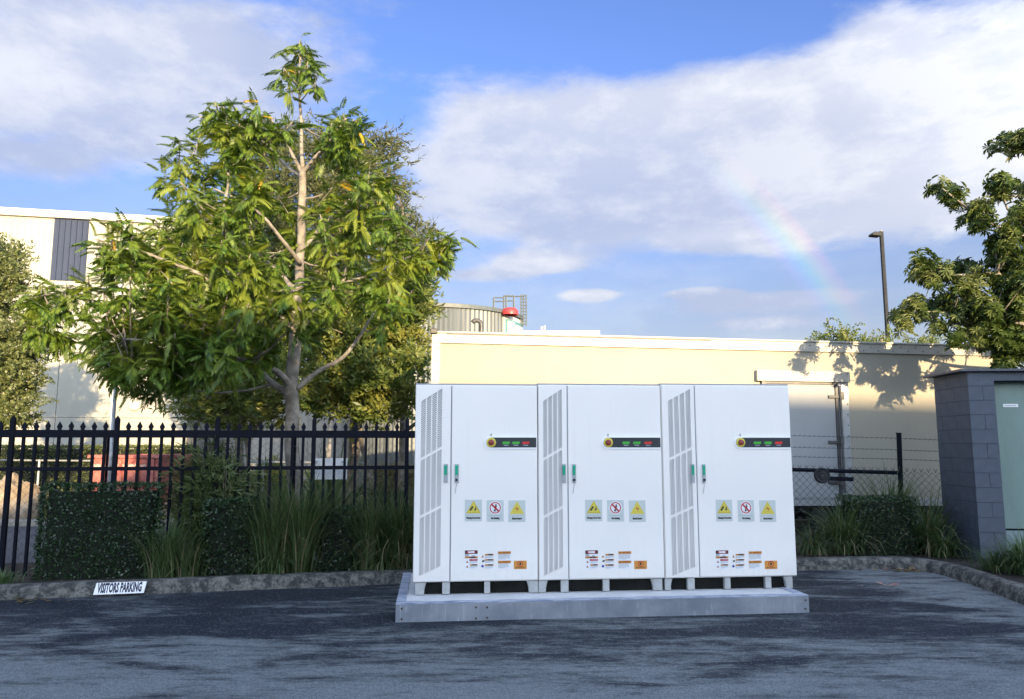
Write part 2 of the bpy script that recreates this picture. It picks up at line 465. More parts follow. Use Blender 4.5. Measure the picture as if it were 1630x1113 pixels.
# ------------------------------------------------------------------ mesh helpers
class MB:
    def __init__(s):
        s.v, s.f, s.mi = [], [], []

    def add(s, verts, faces, mi=0):
        b = len(s.v)
        s.v.extend([tuple(p) for p in verts])
        s.f.extend([tuple(i + b for i in f) for f in faces])
        s.mi.extend([mi] * len(faces))

    def box(s, x0, x1, y0, y1, z0, z1, mi=0, mx=None):
        vs = [(x, y, z) for z in (z0, z1) for y in (y0, y1) for x in (x0, x1)]
        if mx is not None:
            vs = [mx @ Vector(p) for p in vs]
        s.add(vs, [(0, 2, 3, 1), (4, 5, 7, 6), (0, 1, 5, 4), (2, 6, 7, 3), (0, 4, 6, 2), (1, 3, 7, 5)], mi)

    def prism(s, poly, y0, y1, mi=0):
        """polygon in x,z extruded along y"""
        n = len(poly)
        vs = [(x, y0, z) for x, z in poly] + [(x, y1, z) for x, z in poly]
        fs = [tuple(range(n)), tuple(range(2 * n - 1, n - 1, -1))]
        fs += [(i, i + n, (i + 1) % n + n, (i + 1) % n) for i in range(n)]
        s.add(vs, fs, mi)

    def flat(s, poly, y, mi=0):
        s.add([(x, y, z) for x, z in poly], [tuple(range(len(poly)))], mi)

    def disc(s, cx, cz, r, y, mi=0, n=24, r0=0.0):
        if r0 <= 0:
            s.flat([(cx + r * math.cos(2 * math.pi * i / n), cz + r * math.sin(2 * math.pi * i / n)) for i in range(n)], y, mi)
        else:
            vs = [(cx + q * math.cos(2 * math.pi * i / n), y, cz + q * math.sin(2 * math.pi * i / n)) for q in (r0, r) for i in range(n)]
            s.add(vs, [(i, (i + 1) % n, (i + 1) % n + n, i + n) for i in range(n)], mi)

    def tube(s, pts, rad, n=6, mi=0, cap=True):
        pts = [Vector(p) for p in pts]
        if not isinstance(rad, (list, tuple)):
            rad = [rad] * len(pts)
        vs = []
        up = None
        for i, p in enumerate(pts):
            d = (pts[min(i + 1, len(pts) - 1)] - pts[max(i - 1, 0)])
            if d.length < 1e-9:
                d = Vector((0, 0, 1))
            d.normalize()
            if up is None:
                up = d.orthogonal().normalized()
            a = (up - d * up.dot(d))
            if a.length < 1e-6:
                a = d.orthogonal()
            a.normalize()
            up = a
            b = d.cross(a)
            for k in range(n):
                t = 2 * math.pi * k / n
                vs.append(p + (a * math.cos(t) + b * math.sin(t)) * rad[i])
        fs = []
        for i in range(len(pts) - 1):
            for k in range(n):
                k2 = (k + 1) % n
                fs.append((i * n + k, i * n + k2, (i + 1) * n + k2, (i + 1) * n + k))
        if cap:
            fs.append(tuple(range(n - 1, -1, -1)))
            fs.append(tuple((len(pts) - 1) * n + k for k in range(n)))
        s.add(vs, fs, mi)

    def lathe(s, prof, n=24, mi=0, c=(0, 0)):
        vs = [(c[0] + r * math.cos(2 * math.pi * k / n), c[1] + r * math.sin(2 * math.pi * k / n), z) for r, z in prof for k in range(n)]
        fs = [(i * n + k, i * n + (k + 1) % n, (i + 1) * n + (k + 1) % n, (i + 1) * n + k) for i in range(len(prof) - 1) for k in range(n)]
        s.add(vs, fs, mi)

    def mesh(s, name, mats):
        me = bpy.data.meshes.new(name)
        me.from_pydata(s.v, [], s.f)
        for m in (mats if isinstance(mats, (list, tuple)) else [mats]):
            me.materials.append(m)
        if any(s.mi):
            me.polygons.foreach_set('material_index', s.mi)
        me.update()
        return me

    def build(s, name, mats, parent=None, smooth=False, bevel=0.0, loc=None):
        me = s.mesh(name, mats)
        if smooth:
            me.polygons.foreach_set('use_smooth', [True] * len(me.polygons))
        return link(name, me, parent, bevel, loc)


def link(name, me, parent=None, bevel=0.0, loc=None):
    o = bpy.data.objects.new(name, me)
    col.objects.link(o)
    if parent:
        o.parent = parent
    if loc is not None:
        o.location = loc
    if bevel > 0:
        b = o.modifiers.new('bevel', 'BEVEL')
        b.width = bevel
        b.segments = 2
        b.limit_method = 'ANGLE'
        b.angle_limit = R(40)
    return o


def tag(o, label=None, cat=None, group=None, kind=None):
    if label:
        o['label'] = label
    if cat:
        o['category'] = cat
    if group:
        o['group'] = group
    if kind:
        o['kind'] = kind
    return o


def thing(name, label, cat, loc=(0, 0, 0), rz=0.0, group=None):
    o = bpy.data.objects.new(name, None)
    col.objects.link(o)
    o.location = loc
    o.rotation_euler = (0, 0, rz)
    o.empty_display_size = 0.2
    return tag(o, label, cat, group)


def np_obj(name, V, F, m, parent=None, kind=None, loc=None):
    me = bpy.data.meshes.new(name)
    V = np.asarray(V, dtype=np.float32)
    F = np.asarray(F, dtype=np.int32)
    k = F.shape[1]
    me.vertices.add(len(V))
    me.vertices.foreach_set('co', V.ravel())
    me.loops.add(F.size)
    me.loops.foreach_set('vertex_index', F.ravel())
    me.polygons.add(len(F))
    me.polygons.foreach_set('loop_start', np.arange(0, F.size, k, dtype=np.int32))
    me.update(calc_edges=True)
    me.materials.append(m)
    o = link(name, me, parent, 0, loc)
    if kind:
        o['kind'] = kind
    return o


_text = {}


def text_mesh(s, m, size=1.0, sx=1.0, shear=0.0, bold=0.0, align='CENTER'):
    key = (s, m.name, size, sx, shear, bold, align)
    if key in _text:
        return _text[key]
    cu = bpy.data.curves.new('lettering', 'FONT')
    cu.body = s
    cu.size = size
    cu.shear = shear
    cu.offset = bold
    cu.resolution_u = 2
    cu.align_x = align
    cu.align_y = 'CENTER'
    o = bpy.data.objects.new('lettering', cu)
    col.objects.link(o)
    dg = bpy.context.evaluated_depsgraph_get()
    me = bpy.data.meshes.new_from_object(o.evaluated_get(dg))
    bpy.data.objects.remove(o)
    for v in me.vertices:                      # lay into the x,z plane
        v.co = (v.co.x * sx, 0, v.co.y)
    me.materials.clear()
    me.materials.append(m)
    _text[key] = me
    return me


def letter(s, m, parent, x, y, z, size, sx=1.0, shear=0.0, bold=0.0, align='CENTER', fit=None):
    me = text_mesh(s, m, size, sx, shear, bold, align)
    o = link('lettering', me, parent, 0, (x, y, z))
    if fit:
        w = max(v.co.x for v in me.vertices) - min(v.co.x for v in me.vertices)
        o.scale = (fit / w, 1, 1)
    return o


# ------------------------------------------------------------------ ground, lot, kerb, bed, road
mb = MB()
mb.box(-600, 600, -300, 1200, -0.6, 0.0)
tag(mb.build('ground', M['ground']), 'bare ground stretching away beneath the whole place', 'ground', kind='structure')

kerb_path = [(-12, 6.75), (-8.5, 7.6), (-5.45, 8.29), (-4.57, 8.5), (-3.62, 8.72), (-1.2, 9.27), (1.2, 9.75), (3.68, 10.17), (4.6, 10.3), (5.0, 10.32),
             (5.28, 10.22), (5.44, 9.95), (5.46, 9.6), (5.40, 8.9), (5.28, 8.0), (5.15, 6.5), (5.0, 4.5), (4.9, 1.0), (4.9, -6)]


def catmull(pts, step):
    out = []
    P = [Vector(p) for p in pts]
    for i in range(len(P) - 1):
        p0, p1, p2, p3 = P[max(i - 1, 0)], P[i], P[i + 1], P[min(i + 2, len(P) - 1)]
        n = max(1, int((p2 - p1).length / step))
        for k in range(n):
            t = k / n
            out.append(0.5 * ((2 * p1) + (p2 - p0) * t + (2 * p0 - 5 * p1 + 4 * p2 - p3) * t * t + (3 * p1 - p0 - 3 * p2 + p3) * t ** 3))
    out.append(P[-1])
    return out


kp = catmull(kerb_path, 0.08)
knorm = []
for i in range(len(kp)):
    d = (kp[min(i + 1, len(kp) - 1)] - kp[max(i - 1, 0)]).normalized()
    knorm.append(Vector((-d.y, d.x)))
prof = [(0.0, -0.05), (0.012, 0.06), (0.03, 0.115), (0.055, 0.142), (0.085, 0.15), (0.19, 0.15), (0.21, 0.13), (0.215, 0.0)]
KV, KF = [], []
for i, (p, n) in enumerate(zip(kp, knorm)):
    for (a, z) in prof:
        q = p + n * a
        h = mnoise.noise(Vector((q.x * 2.2, q.y * 2.2, z * 6))) * 0.012 + mnoise.noise(Vector((q.x * 9, q.y * 9, z * 20))) * 0.006
        KV.append((q.x + n.x * h, q.y + n.y * h, z + (h if z > 0.05 else 0)))
np_ = len(prof)
for i in range(len(kp) - 1):
    for k in range(np_ - 1):
        KF.append((i * np_ + k, (i + 1) * np_ + k, (i + 1) * np_ + k + 1, i * np_ + k + 1))
ko = np_obj('kerb', KV, KF, M['kerb'])
tag(ko, 'weathered concrete kerb round the edge of the car park', 'kerb', kind='structure')

mb = MB()
poly = [(p.x + n.x * 0.02, p.y + n.y * 0.02, 0.006) for p, n in zip(kp[::4], knorm[::4])]
mb.add(poly + [(4.92, -40, 0.006), (-40, -40, 0.006), (-40, 6.75, 0.006)], [tuple(range(len(poly) + 3))[::-1]])
tag(mb.build('car_park', M['asphalt']), 'dark scuffed asphalt of the car park', 'car park', kind='structure')

mb = MB()
poly = [(p.x + n.x * 0.17, p.y + n.y * 0.17, 0.10) for p, n in zip(kp[::4], knorm[::4])]
mb.add(poly + [(14, -6, 0.10), (14, 12.3, 0.10), (1.5, 12.3, 0.10), (-1.0, 11.0, 0.10), (-4, 10.4, 0.10), (-12, 9.9, 0.10)], [tuple(range(len(poly) + 6))[::-1]])
tag(mb.build('garden_bed', M['soil']), 'dark soil bed behind the kerb', 'garden bed', kind='structure')

mb = MB()
mb.add([(-60, 8.6, 0.005), (60, 8.6, 0.005), (60, 15.6, 0.005), (-60, 15.6, 0.005)], [(0, 1, 2, 3)])
tag(mb.build('road', M['road']), 'grey side road beyond the black fence', 'road', kind='structure')
mb = MB()
mb.box(-60, 60, 15.6, 15.95, 0.0, 0.13)  # concrete kerb; its paleness also stands in for sunlit ground under the trailer
tag(mb.build('far_kerb', M['paleconc'], bevel=0.02), 'pale concrete kerb on the far side of the road', 'kerb', kind='structure')
mb = MB()
mb.add([(-60, 15.95, 0.1), (60, 15.95, 0.1), (60, 60, 0.1), (-60, 60, 0.1)], [(0, 1, 2, 3)])
tag(mb.build('verge', M['verge']), 'dry grassy verge in front of the cream building', 'verge', kind='structure')


# ------------------------------------------------------------------ shade-casting warehouses behind the photographer
def slab_building(name, x0, x1, y, h, label):
    b = thing(name, label, 'building', ((x0 + x1) / 2, y, 0))
    hw = (x1 - x0) / 2
    m_ = MB()
    m_.box(-hw, hw, -14, 0, 0, h - 0.25)
    m_.build('wall', M['warehouse'], b)
    m_ = MB()
    m_.box(-hw - 0.1, hw + 0.1, -14.1, 0.1, h - 0.247, h)
    m_.build('roof', M['shedroof'], b)
    for k in range(int(2 * hw // 6)):
        m_ = MB()
        x = -hw + 3 + k * 6
        m_.box(x - 1.5, x + 1.5, 0.003, 0.06, 0.1, 3.2)
        m_.build('roller_door', M['galv'], b)
    return b


slab_building('warehouse', 10.4, 80, -30, 10.65, 'tall pale grey warehouse standing behind the photographer')
slab_building('warehouse', -60, 10.35, -30, 7.7, 'low pale grey warehouse left behind the photographer')


# ------------------------------------------------------------------ left building
def left_building():
    A = at(0, 332, 30.0)
    B = at(205, 343, 31.0)
    d = Vector((B.x - A.x, B.y - A.y))
    ang = math.atan2(d.y, d.x)
    o = thing('commercial_building', 'big cream clad building with a grey ribbed panel behind the leafy tree', 'building', (A.x, A.y, 0.1), ang)
    inv = o.matrix_basis.inverted()

    def loc(px, py):
        # where the pixel's ray meets the facade
        r = ray(px, py)
        n = Vector((-math.sin(ang), math.cos(ang), 0))
        t = (Vector((A.x, A.y, 0)) - Vector((0, 0, CAMH))).dot(n) / r.dot(n)
        p = inv @ (r * t + Vector((0, 0, CAMH)))
        return p.x, p.z
    H = (A.z + B.z) / 2 - 0.1
    x_g0, x_g1 = loc(83, 400)[0], loc(139, 400)[0]
    x_seam = loc(197, 400)[0]
    x_end = loc(300, 640)[0]
    z_mid = loc(10, 483)[1]
    z_low = loc(60, 664)[1]
    z_gbot = loc(78, 446)[1]
    x_l = -16.0

    def ribbed(x0, x1, z0, z1, pitch, dep, m, name='cladding_sheet'):
        m_ = MB()
        n = max(1, int(round((x1 - x0) / pitch)))
        p = (x1 - x0) / n
        vs = []
        for k in range(n):
            b = x0 + k * p
            for (f, y) in ((0, 0), (0.62, 0), (0.72, -dep), (0.90, -dep), (0.995, 0)):
                vs.append((b + f * p, y))
        vs.append((x1, 0))
        V = [(x, y, z) for z in (z0, z1) for x, y in vs]
        k = len(vs)
        m_.add(V, [(i, i + 1, i + 1 + k, i + k) for i in range(k - 1)])
        return m_.build(name, m, o)
    m_ = MB()
    m_.box(x_l, x_end, 0.05, 18, 0, H - 0.3)
    m_.build('wall', M['creampanel'], o)
    ribbed(x_l, x_g0, z_mid, H - 0.3, 0.25, 0.02, M['cream'])
    ribbed(x_g0, x_g1, z_gbot, H - 0.3, 0.21, 0.045, M['slategrey'])
    ribbed(x_g0, x_g1, z_mid, z_gbot - 0.01, 0.25, 0.02, M['cream'])
    ribbed(x_g1, x_seam, z_mid, H - 0.3, 0.25, 0.02, M['cream'])
    ribbed(x_seam, x_end, z_mid, H - 0.3, 0.25, 0.02, M['cream'])
    # smooth precast panels below
    xs = [x_l, -9, -3.2, x_g0 + 0.6, x_seam, x_end]
    for i in range(len(xs) - 1):
        for (z0, z1) in ((0.0, z_low - 0.02), (z_low, z_mid - 0.03)):
            m_ = MB()
            m_.box(xs[i] + 0.012, xs[i + 1] - 0.012, -0.02, 0.06, z0, z1)
            m_.build('precast_panel', M['creampanel'], o)
    m_ = MB()
    m_.box(x_l, x_end + 0.05, -0.16, 18.1, H - 0.295, H + 0.02)
    m_.build('fascia', M['fascia'], o, bevel=0.02)
    m_ = MB()
    m_.box(x_seam - 0.05, x_seam + 0.05, -0.16, -0.065, 0.2, H - 0.3)
    m_.build('downpipe', M['galv'], o)
    x, z = loc(215, 647)
    m_ = MB()
    for k in range(1):
        n = 20
        pr = [(0.0, -0.16), (0.13, -0.15), (0.19, -0.11), (0.2, -0.025)]
        vs = [(x + r * math.cos(2 * math.pi * i / n), y, z + r * math.sin(2 * math.pi * i / n)) for r, y in pr for i in range(n)]
        m_.add(vs, [(j * n + i, j * n + (i + 1) % n, (j + 1) * n + (i + 1) % n, (j + 1) * n + i) for j in range(3) for i in range(n)])
    m_.build('wall_lamp', M['fascia'], o, smooth=True)
    return o, loc


left_building()


def plain_shed(name, label, X0, X1, Y, h, depth, wall, trimm=None, pitch=0.0):
    o = thing(name, label, 'building', ((X0 + X1) / 2, Y, 0.1))
    hw = (X1 - X0) / 2
    m_ = MB()
    n = int(2 * hw / 0.3)
    for k in range(n):
        x = -hw + k * 2 * hw / n
        m_.box(x, x + 2 * hw / n * 0.8, -0.02, 0.0, 0, h - 0.3)
    m_.box(-hw, hw, 0.002, depth, 0, h - 0.3)
    m_.build('wall', wall, o)
    m_ = MB()
    m_.box(-hw - 0.1, hw + 0.1, -0.15, depth + 0.1, h - 0.297, h)
    m_.build('fascia', trimm or M['fascia'], o)
    return o


a = at(395, 640, 33.0)
b = at(662, 640, 33.0)
plain_shed('low_building', 'low cream building glimpsed through the trees left of the cabinets', a.x, b.x + 0.8, 33.0, 4.2, 10, M['wall_sunlit'])
a = at(838, 524, 48.0)
b = at(952, 530, 48.0)
plain_shed('low_building', 'pale flat-roofed building just showing above the trailer roof beside the tank', a.x - 6, b.x, 48.0, at(900, 527, 48).z - 0.1, 12, M['fascia'])
for (px, py0) in ((864, 515), (869, 513)):
    p = at(px, 527, 47.0)
    m_ = MB()
    m_.tube([(0, 0, -0.6), (0, 0, at(px, py0, 47).z - p.z)], 0.06, 8)
    o = m_.build('vent_pipe', M['fascia'], loc=(p.x, 49.0, p.z + 0.1))
    tag(o, 'thin white vent pipe on the flat roof, %s of the two' % ('left' if px < 866 else 'right'), 'vent pipe', 'roof vent pipes')


# ------------------------------------------------------------------ zinc water tank
def tank():
    dc, Rr = 30.0, 3.42
    cx = (694 - CX) / FPX * dc * 1.0
    o = thing('water_tank', 'round corrugated zinc water tank rising behind the trailer', 'tank', (cx, dc, 0.1))
    zt = at(694, 482, dc - Rr).z - 0.1
    m_ = MB()
    n = 240
    pr = []
    vs, fs = [], []
    for z in (0, zt - 0.12):
        for k in range(n):
            t = 2 * math.pi * k / n
            r = Rr + 0.018 * (1 if k % 2 else -1)
            vs.append((r * math.cos(t), r * math.sin(t), z))
    fs = [(k, (k + 1) % n, (k + 1) % n + n, k + n) for k in range(n)]
    m_.add(vs, fs)
    m_.build('tank_wall', M['tank'], o)
    m_ = MB()
    m_.lathe([(Rr - 0.05, zt - 0.16), (Rr + 0.09, zt - 0.16), (Rr + 0.10, zt - 0.02), (Rr + 0.02, zt + 0.0), (0.01, zt + 0.35)], 72)
    m_.build('tank_roof', M['tankrim'], o)

    def ang(px):
        # angle on the near side of the tank for a pixel column
        xx = (px - CX) / FPX
        A_ = 1 + xx * xx
        B_ = -2 * (cx * xx + dc)
        C_ = cx * cx + dc * dc - Rr * Rr
        y = (-B_ - math.sqrt(max(0, B_ * B_ - 4 * A_ * C_))) / (2 * A_)
        return math.atan2(y - dc, xx * y - cx)
    # sign board with a teal border wrapped on the wall
    def patch(p0, p1, z0, z1, r, m, name, par):
        t0, t1 = ang(p0), ang(p1)
        q = MB()
        k = 8
        vs = [(rr * math.cos(t0 + (t1 - t0) * i / k), rr * math.sin(t0 + (t1 - t0) * i / k), z) for rr in (Rr - 0.01, Rr + r) for z in (z0, z1) for i in range(k + 1)]
        w = k + 1
        fs = [(2 * w + i, 2 * w + i + 1, 3 * w + i + 1, 3 * w + i) for i in range(k)]
        fs += [(w + i, w + i + 1, 3 * w + i + 1, 3 * w + i) for i in range(k)] + [(i, i + 1, 2 * w + i + 1, 2 * w + i) for i in range(k)]
        fs += [(0, w, 3 * w, 2 * w), (k, w + k, 3 * w + k, 2 * w + k)]
        q.add(vs, fs)
        return q.build(name, m, par)
    bd = patch(800, 830, zt - 1.6, zt - 0.22, 0.05, M['fascia'], 'sign_board', o)
    patch(802.5, 829, zt - 1.6, zt - 0.36, 0.075, M['teal'], 'sign_border', bd)
    patch(805, 816, zt - 1.6, zt - 0.42, 0.10, M['fascia'], 'sign_panel', bd)
    patch(818, 828, zt - 1.45, zt - 0.5, 0.11, M['fascia'], 'sign_panel', bd)
    # guard rail and caged ladder
    rl = MB()
    pp = [at(786, 485, dc - 1.6), at(804, 485, dc - 1.9), at(819, 485, dc - 1.7)]
    zb = zt
    for px, top in ((786, 474), (802, 471), (806, 471), (818, 471)):
        q = at(px, top, dc - 1.6)
        rl.tube([(q.x - cx, -1.6, zb - 0.1), (q.x - cx, -1.6, q.z - 0.1)], 0.035, 5)
    for (pa, pb, yy) in ((786, 802, 474), (802, 818, 471), (802, 834, 472), (786, 802, 480), (802, 818, 479)):
        a_, b_ = at(pa, yy, dc - 1.6), at(pb, yy, dc - 1.6)
        rl.tube([(a_.x - cx, -1.6, a_.z - 0.1), (b_.x - cx, -1.6, b_.z - 0.1)], 0.028, 5)
    rl.build('guard_rail', M['tankrim'], o)
    lad = MB()
    for px in (829, 833, 837.5):
        a_, b_ = at(px, 473, dc - 0.9), at(px, 523, dc - 0.9)
        lad.tube([(a_.x - cx, -0.9, a_.z), (a_.x - cx, -0.9, b_.z)], 0.03, 5)
    for k in range(10):
        yy = 475 + k * 5
        a_, b_ = at(829, yy, dc - 0.9), at(837.5, yy, dc - 0.9)
        lad.tube([(a_.x - cx, -0.9, a_.z), (b_.x - cx, -0.9, a_.z)], 0.022, 5)
    lad.build('ladder', M['tankrim'], o)
    q = at(812, 489, dc - 2.2)
    hm = MB()
    hm.lathe([(0.30, -0.3), (0.31, -0.15), (0.24, -0.06), (0.10, -0.02), (0.005, -0.01)], 16, c=(q.x - cx, -2.2))
    for i, v in enumerate(hm.v):
        hm.v[i] = (v[0], v[1], v[2] + q.z - 0.1)
    hm.build('hatch', M['redplastic'], o, smooth=True)
    # gooseneck
    p = at(766, 527, 25.0)
    g = MB()
    pts = [(0, 0, -p.z + 0.1)] + [(0, 0, 0.2)] + [(-0.16 * (1 - math.cos(t)), 0, 0.2 + 0.16 * math.sin(t)) for t in np.linspace(0.3, 2.6, 7)]
    g.tube(pts, 0.075, 10)
    go = g.build('gooseneck_pipe', M['steel'], loc=(p.x, 25.0, p.z), smooth=True)
    tag(go, 'dark gooseneck vent pipe curling up in front of the tank', 'vent pipe')


tank()


# ------------------------------------------------------------------ trailer
def trailer():
    Y0, Y1 = 12.7, 13.9
    A, B = at(685, 527, Y0), at(1585, 550, Y1)
    ang = math.atan2(B.y - A.y, B.x - A.x)
    L = math.hypot(B.x - A.x, B.y - A.y)
    o = thing('box_trailer', 'long white box trailer with riveted top rail and a side door, parked behind the chain-link', 'trailer', (A.x, A.y, 0), ang)
    tilt = math.atan2(B.z - A.z, L)
    o.rotation_euler = (0, -tilt, ang)
    H = A.z
    inv = (Matrix.Translation(o.location) @ o.rotation_euler.to_matrix().to_4x4()).inverted()
    n = Vector((math.sin(ang), -math.cos(ang), 0))

    def loc(px, py):
        r = ray(px, py)
        t = (Vector((A.x, A.y, 0)) - Vector((0, 0, CAMH))).dot(n) / r.dot(n)
        p = inv @ (r * t + Vector((0, 0, CAMH)))
        return p.x, p.z
    zb = loc(1300, 805)[1]
    zr = loc(1300, 794)[1]
    D = 2.5
    m_ = MB()
    m_.box(0.06, L - 0.06, 0.02, D, zb + 0.02, H - 0.05)
    m_.build('body', M['trailer'], o, bevel=0.01)
    zt0 = H - 0.20
    rail = MB()
    rail.box(0, L, -0.02, 0.05, zt0, H - 0.036)
    tr = rail.build('top_rail', M['trim'], o)
    rv = MB()
    k = 0
    x = 0.25
    while x < L - 0.1:
        zz = H - 0.09 if k % 2 else H - 0.155
        rv.tube([(x, -0.019, zz), (x, -0.028, zz)], 0.011, 6)
        x += 0.145
        k += 1
    rv.build('rivet', M['rivet'], tr)
    rf = MB()
    rf.box(0.01, L + 0.01, -0.045, D + 0.03, H - 0.033, H)
    rf.build('roof', M['trim'], o, bevel=0.008)
    lip = MB()
    lip.box(0.25, L * 0.47, -0.043, -0.018, H - 0.050, H - 0.036)
    lip.build('drip_edge', M['steel'], o)
    cp = MB()
    cp.box(-0.03, 0.09, -0.07, 0.03, H - 0.05, H + 0.035)
    cp.build('roof_lamp', M['black'], o, bevel=0.01)
    ps = MB()
    ps.box(0, 0.14, -0.018, 0.02, zr, zt0 - 0.004)
    po = ps.build('corner_post', M['trim'], o)
    rv = MB()
    z = zr + 0.1
    while z < zt0:
        rv.tube([(0.10, -0.017, z), (0.10, -0.026, z)], 0.011, 6)
        z += 0.22
    rv.build('rivet', M['rivet'], po)
    # bottom rail
    bt = MB()
    bt.box(0, L, -0.03, 0.05, zb, zr)
    bt.box(0, L, -0.035, -0.02, zr - 0.012, zr + 0.004, 0)
    bt.build('bottom_rail', M['doorpanel'], o)
    # side door
    dx0, dz1 = loc(1203, 607)
    dx1 = loc(1350, 607)[0]
    zh1 = loc(1275, 591)[1]
    zd1 = loc(1275, 609)[1]
    hx0 = loc(1221, 640)[0]
    hx1 = loc(1329, 640)[0]
    jx1 = loc(1341, 640)[0]
    hd = MB()
    hd.box(dx0, dx1, -0.07, 0.018, zd1 + 0.012, zh1)
    hdo = hd.build('door_header', M['trim'], o, bevel=0.006)
    rv = MB()
    for k in range(9):
        xx = dx0 + 0.05 + k * (dx1 - dx0 - 0.1) / 8
        rv.tube([(xx, -0.069, zh1 - 0.04), (xx, -0.078, zh1 - 0.04)], 0.011, 6)
    rv.build('rivet', M['rivet'], hdo)
    fr = MB()
    fr.box(hx0 - 0.10, hx0, -0.035, 0.018, zr + 0.005, zd1 + 0.008)
    fr.box(hx1, hx1 + 0.05, -0.035, 0.018, zr + 0.005, zd1 + 0.008)
    fr.box(hx0 + 0.001, hx1 - 0.001, -0.033, 0.018, zd1 - 0.03, zd1 + 0.006)
    fr.build('door_frame', M['steel'], o)
    jb = MB()
    jb.box(hx1 + 0.052, dx1 - 0.02, -0.025, 0.018, zr + 0.005, zd1 + 0.008)
    jbo = jb.build('door_jamb', M['galv'], o)
    rv = MB()
    z = zr + 0.15
    while z < zd1:
        rv.tube([(dx1 - 0.05, -0.024, z), (dx1 - 0.05, -0.034, z)], 0.012, 6)
        z += 0.19
    rv.build('rivet', M['rivet'], jbo)
    dp_ = MB()
    dp_.box(hx0 + 0.004, hx1 - 0.004, -0.012, 0.018, zr + 0.01, zd1 - 0.035)
    dr = dp_.build('side_door', M['doorpanel'], o, bevel=0.004)
    br = MB()
    br.tube([(hx1 + 0.075, -0.06, zr + 0.1), (hx1 + 0.075, -0.06, zd1 - 0.05)], 0.022, 8)
    br.build('lock_bar', M['steel'], dr)
    for py in (632, 704, 768):
        hx, hz = loc(1330, py)
        hn = MB()
        hn.box(hx - 0.15, hx + 0.14, -0.05, -0.013, hz - 0.026, hz + 0.026)
        hn.box(hx + 0.05, hx + 0.12, -0.085, -0.051, hz - 0.05, hz + 0.09)
        hn.build('hinge', M['steel'], dr, bevel=0.006)
    # under-frame
    ch = MB()
    for y in (0.75, 1.75):
        ch.box(0.2, L - 0.2, y - 0.08, y + 0.08, zb - 0.30, zb + 0.015)
    for k in range(12):
        x = 0.4 + k * (L - 0.8) / 11
        ch.box(x - 0.04, x + 0.04, 0.05, D - 0.05, zb - 0.12, zb + 0.01)
    ch.box(3.0, 6.3, 0.30, 0.34, zb - 0.32, zb - 0.01)
    ch.build('chassis', M['chassis'], o)
    for x in (L - 2.2, L - 3.3, 1.3):
        for y in (0.16, D - 0.16):
            w = MB()
            rr = max(0.2, (zb + 0.02) / 2 + 0.10) if x > 2 else 0.10
            zc = 0.004 + rr if x > 2 else 0.15
            if x > 2:
                n_ = 20
                pr = [(0.12, -0.11), (rr * 0.6, -0.13), (rr * 0.92, -0.13), (rr, -0.09), (rr, 0.09), (rr * 0.92, 0.13), (0.12, 0.13)]
                vs = [(x + r * math.cos(2 * math.pi * i / n_), y + yy, zc + r * math.sin(2 * math.pi * i / n_)) for r, yy in pr for i in range(n_)]
                w.add(vs, [(j * n_ + i, j * n_ + (i + 1) % n_, (j + 1) * n_ + (i + 1) % n_, (j + 1) * n_ + i) for j in range(len(pr) - 1) for i in range(n_)])
                w.build('wheel', M['rubber'], o)
            else:
                w.box(x - 0.06, x + 0.06, y + (0.3 if y < 1 else -0.3) - 0.06, y + (0.3 if y < 1 else -0.3) + 0.06, 0.02, zb)
                w.build('landing_leg', M['chassis'], o)


trailer()


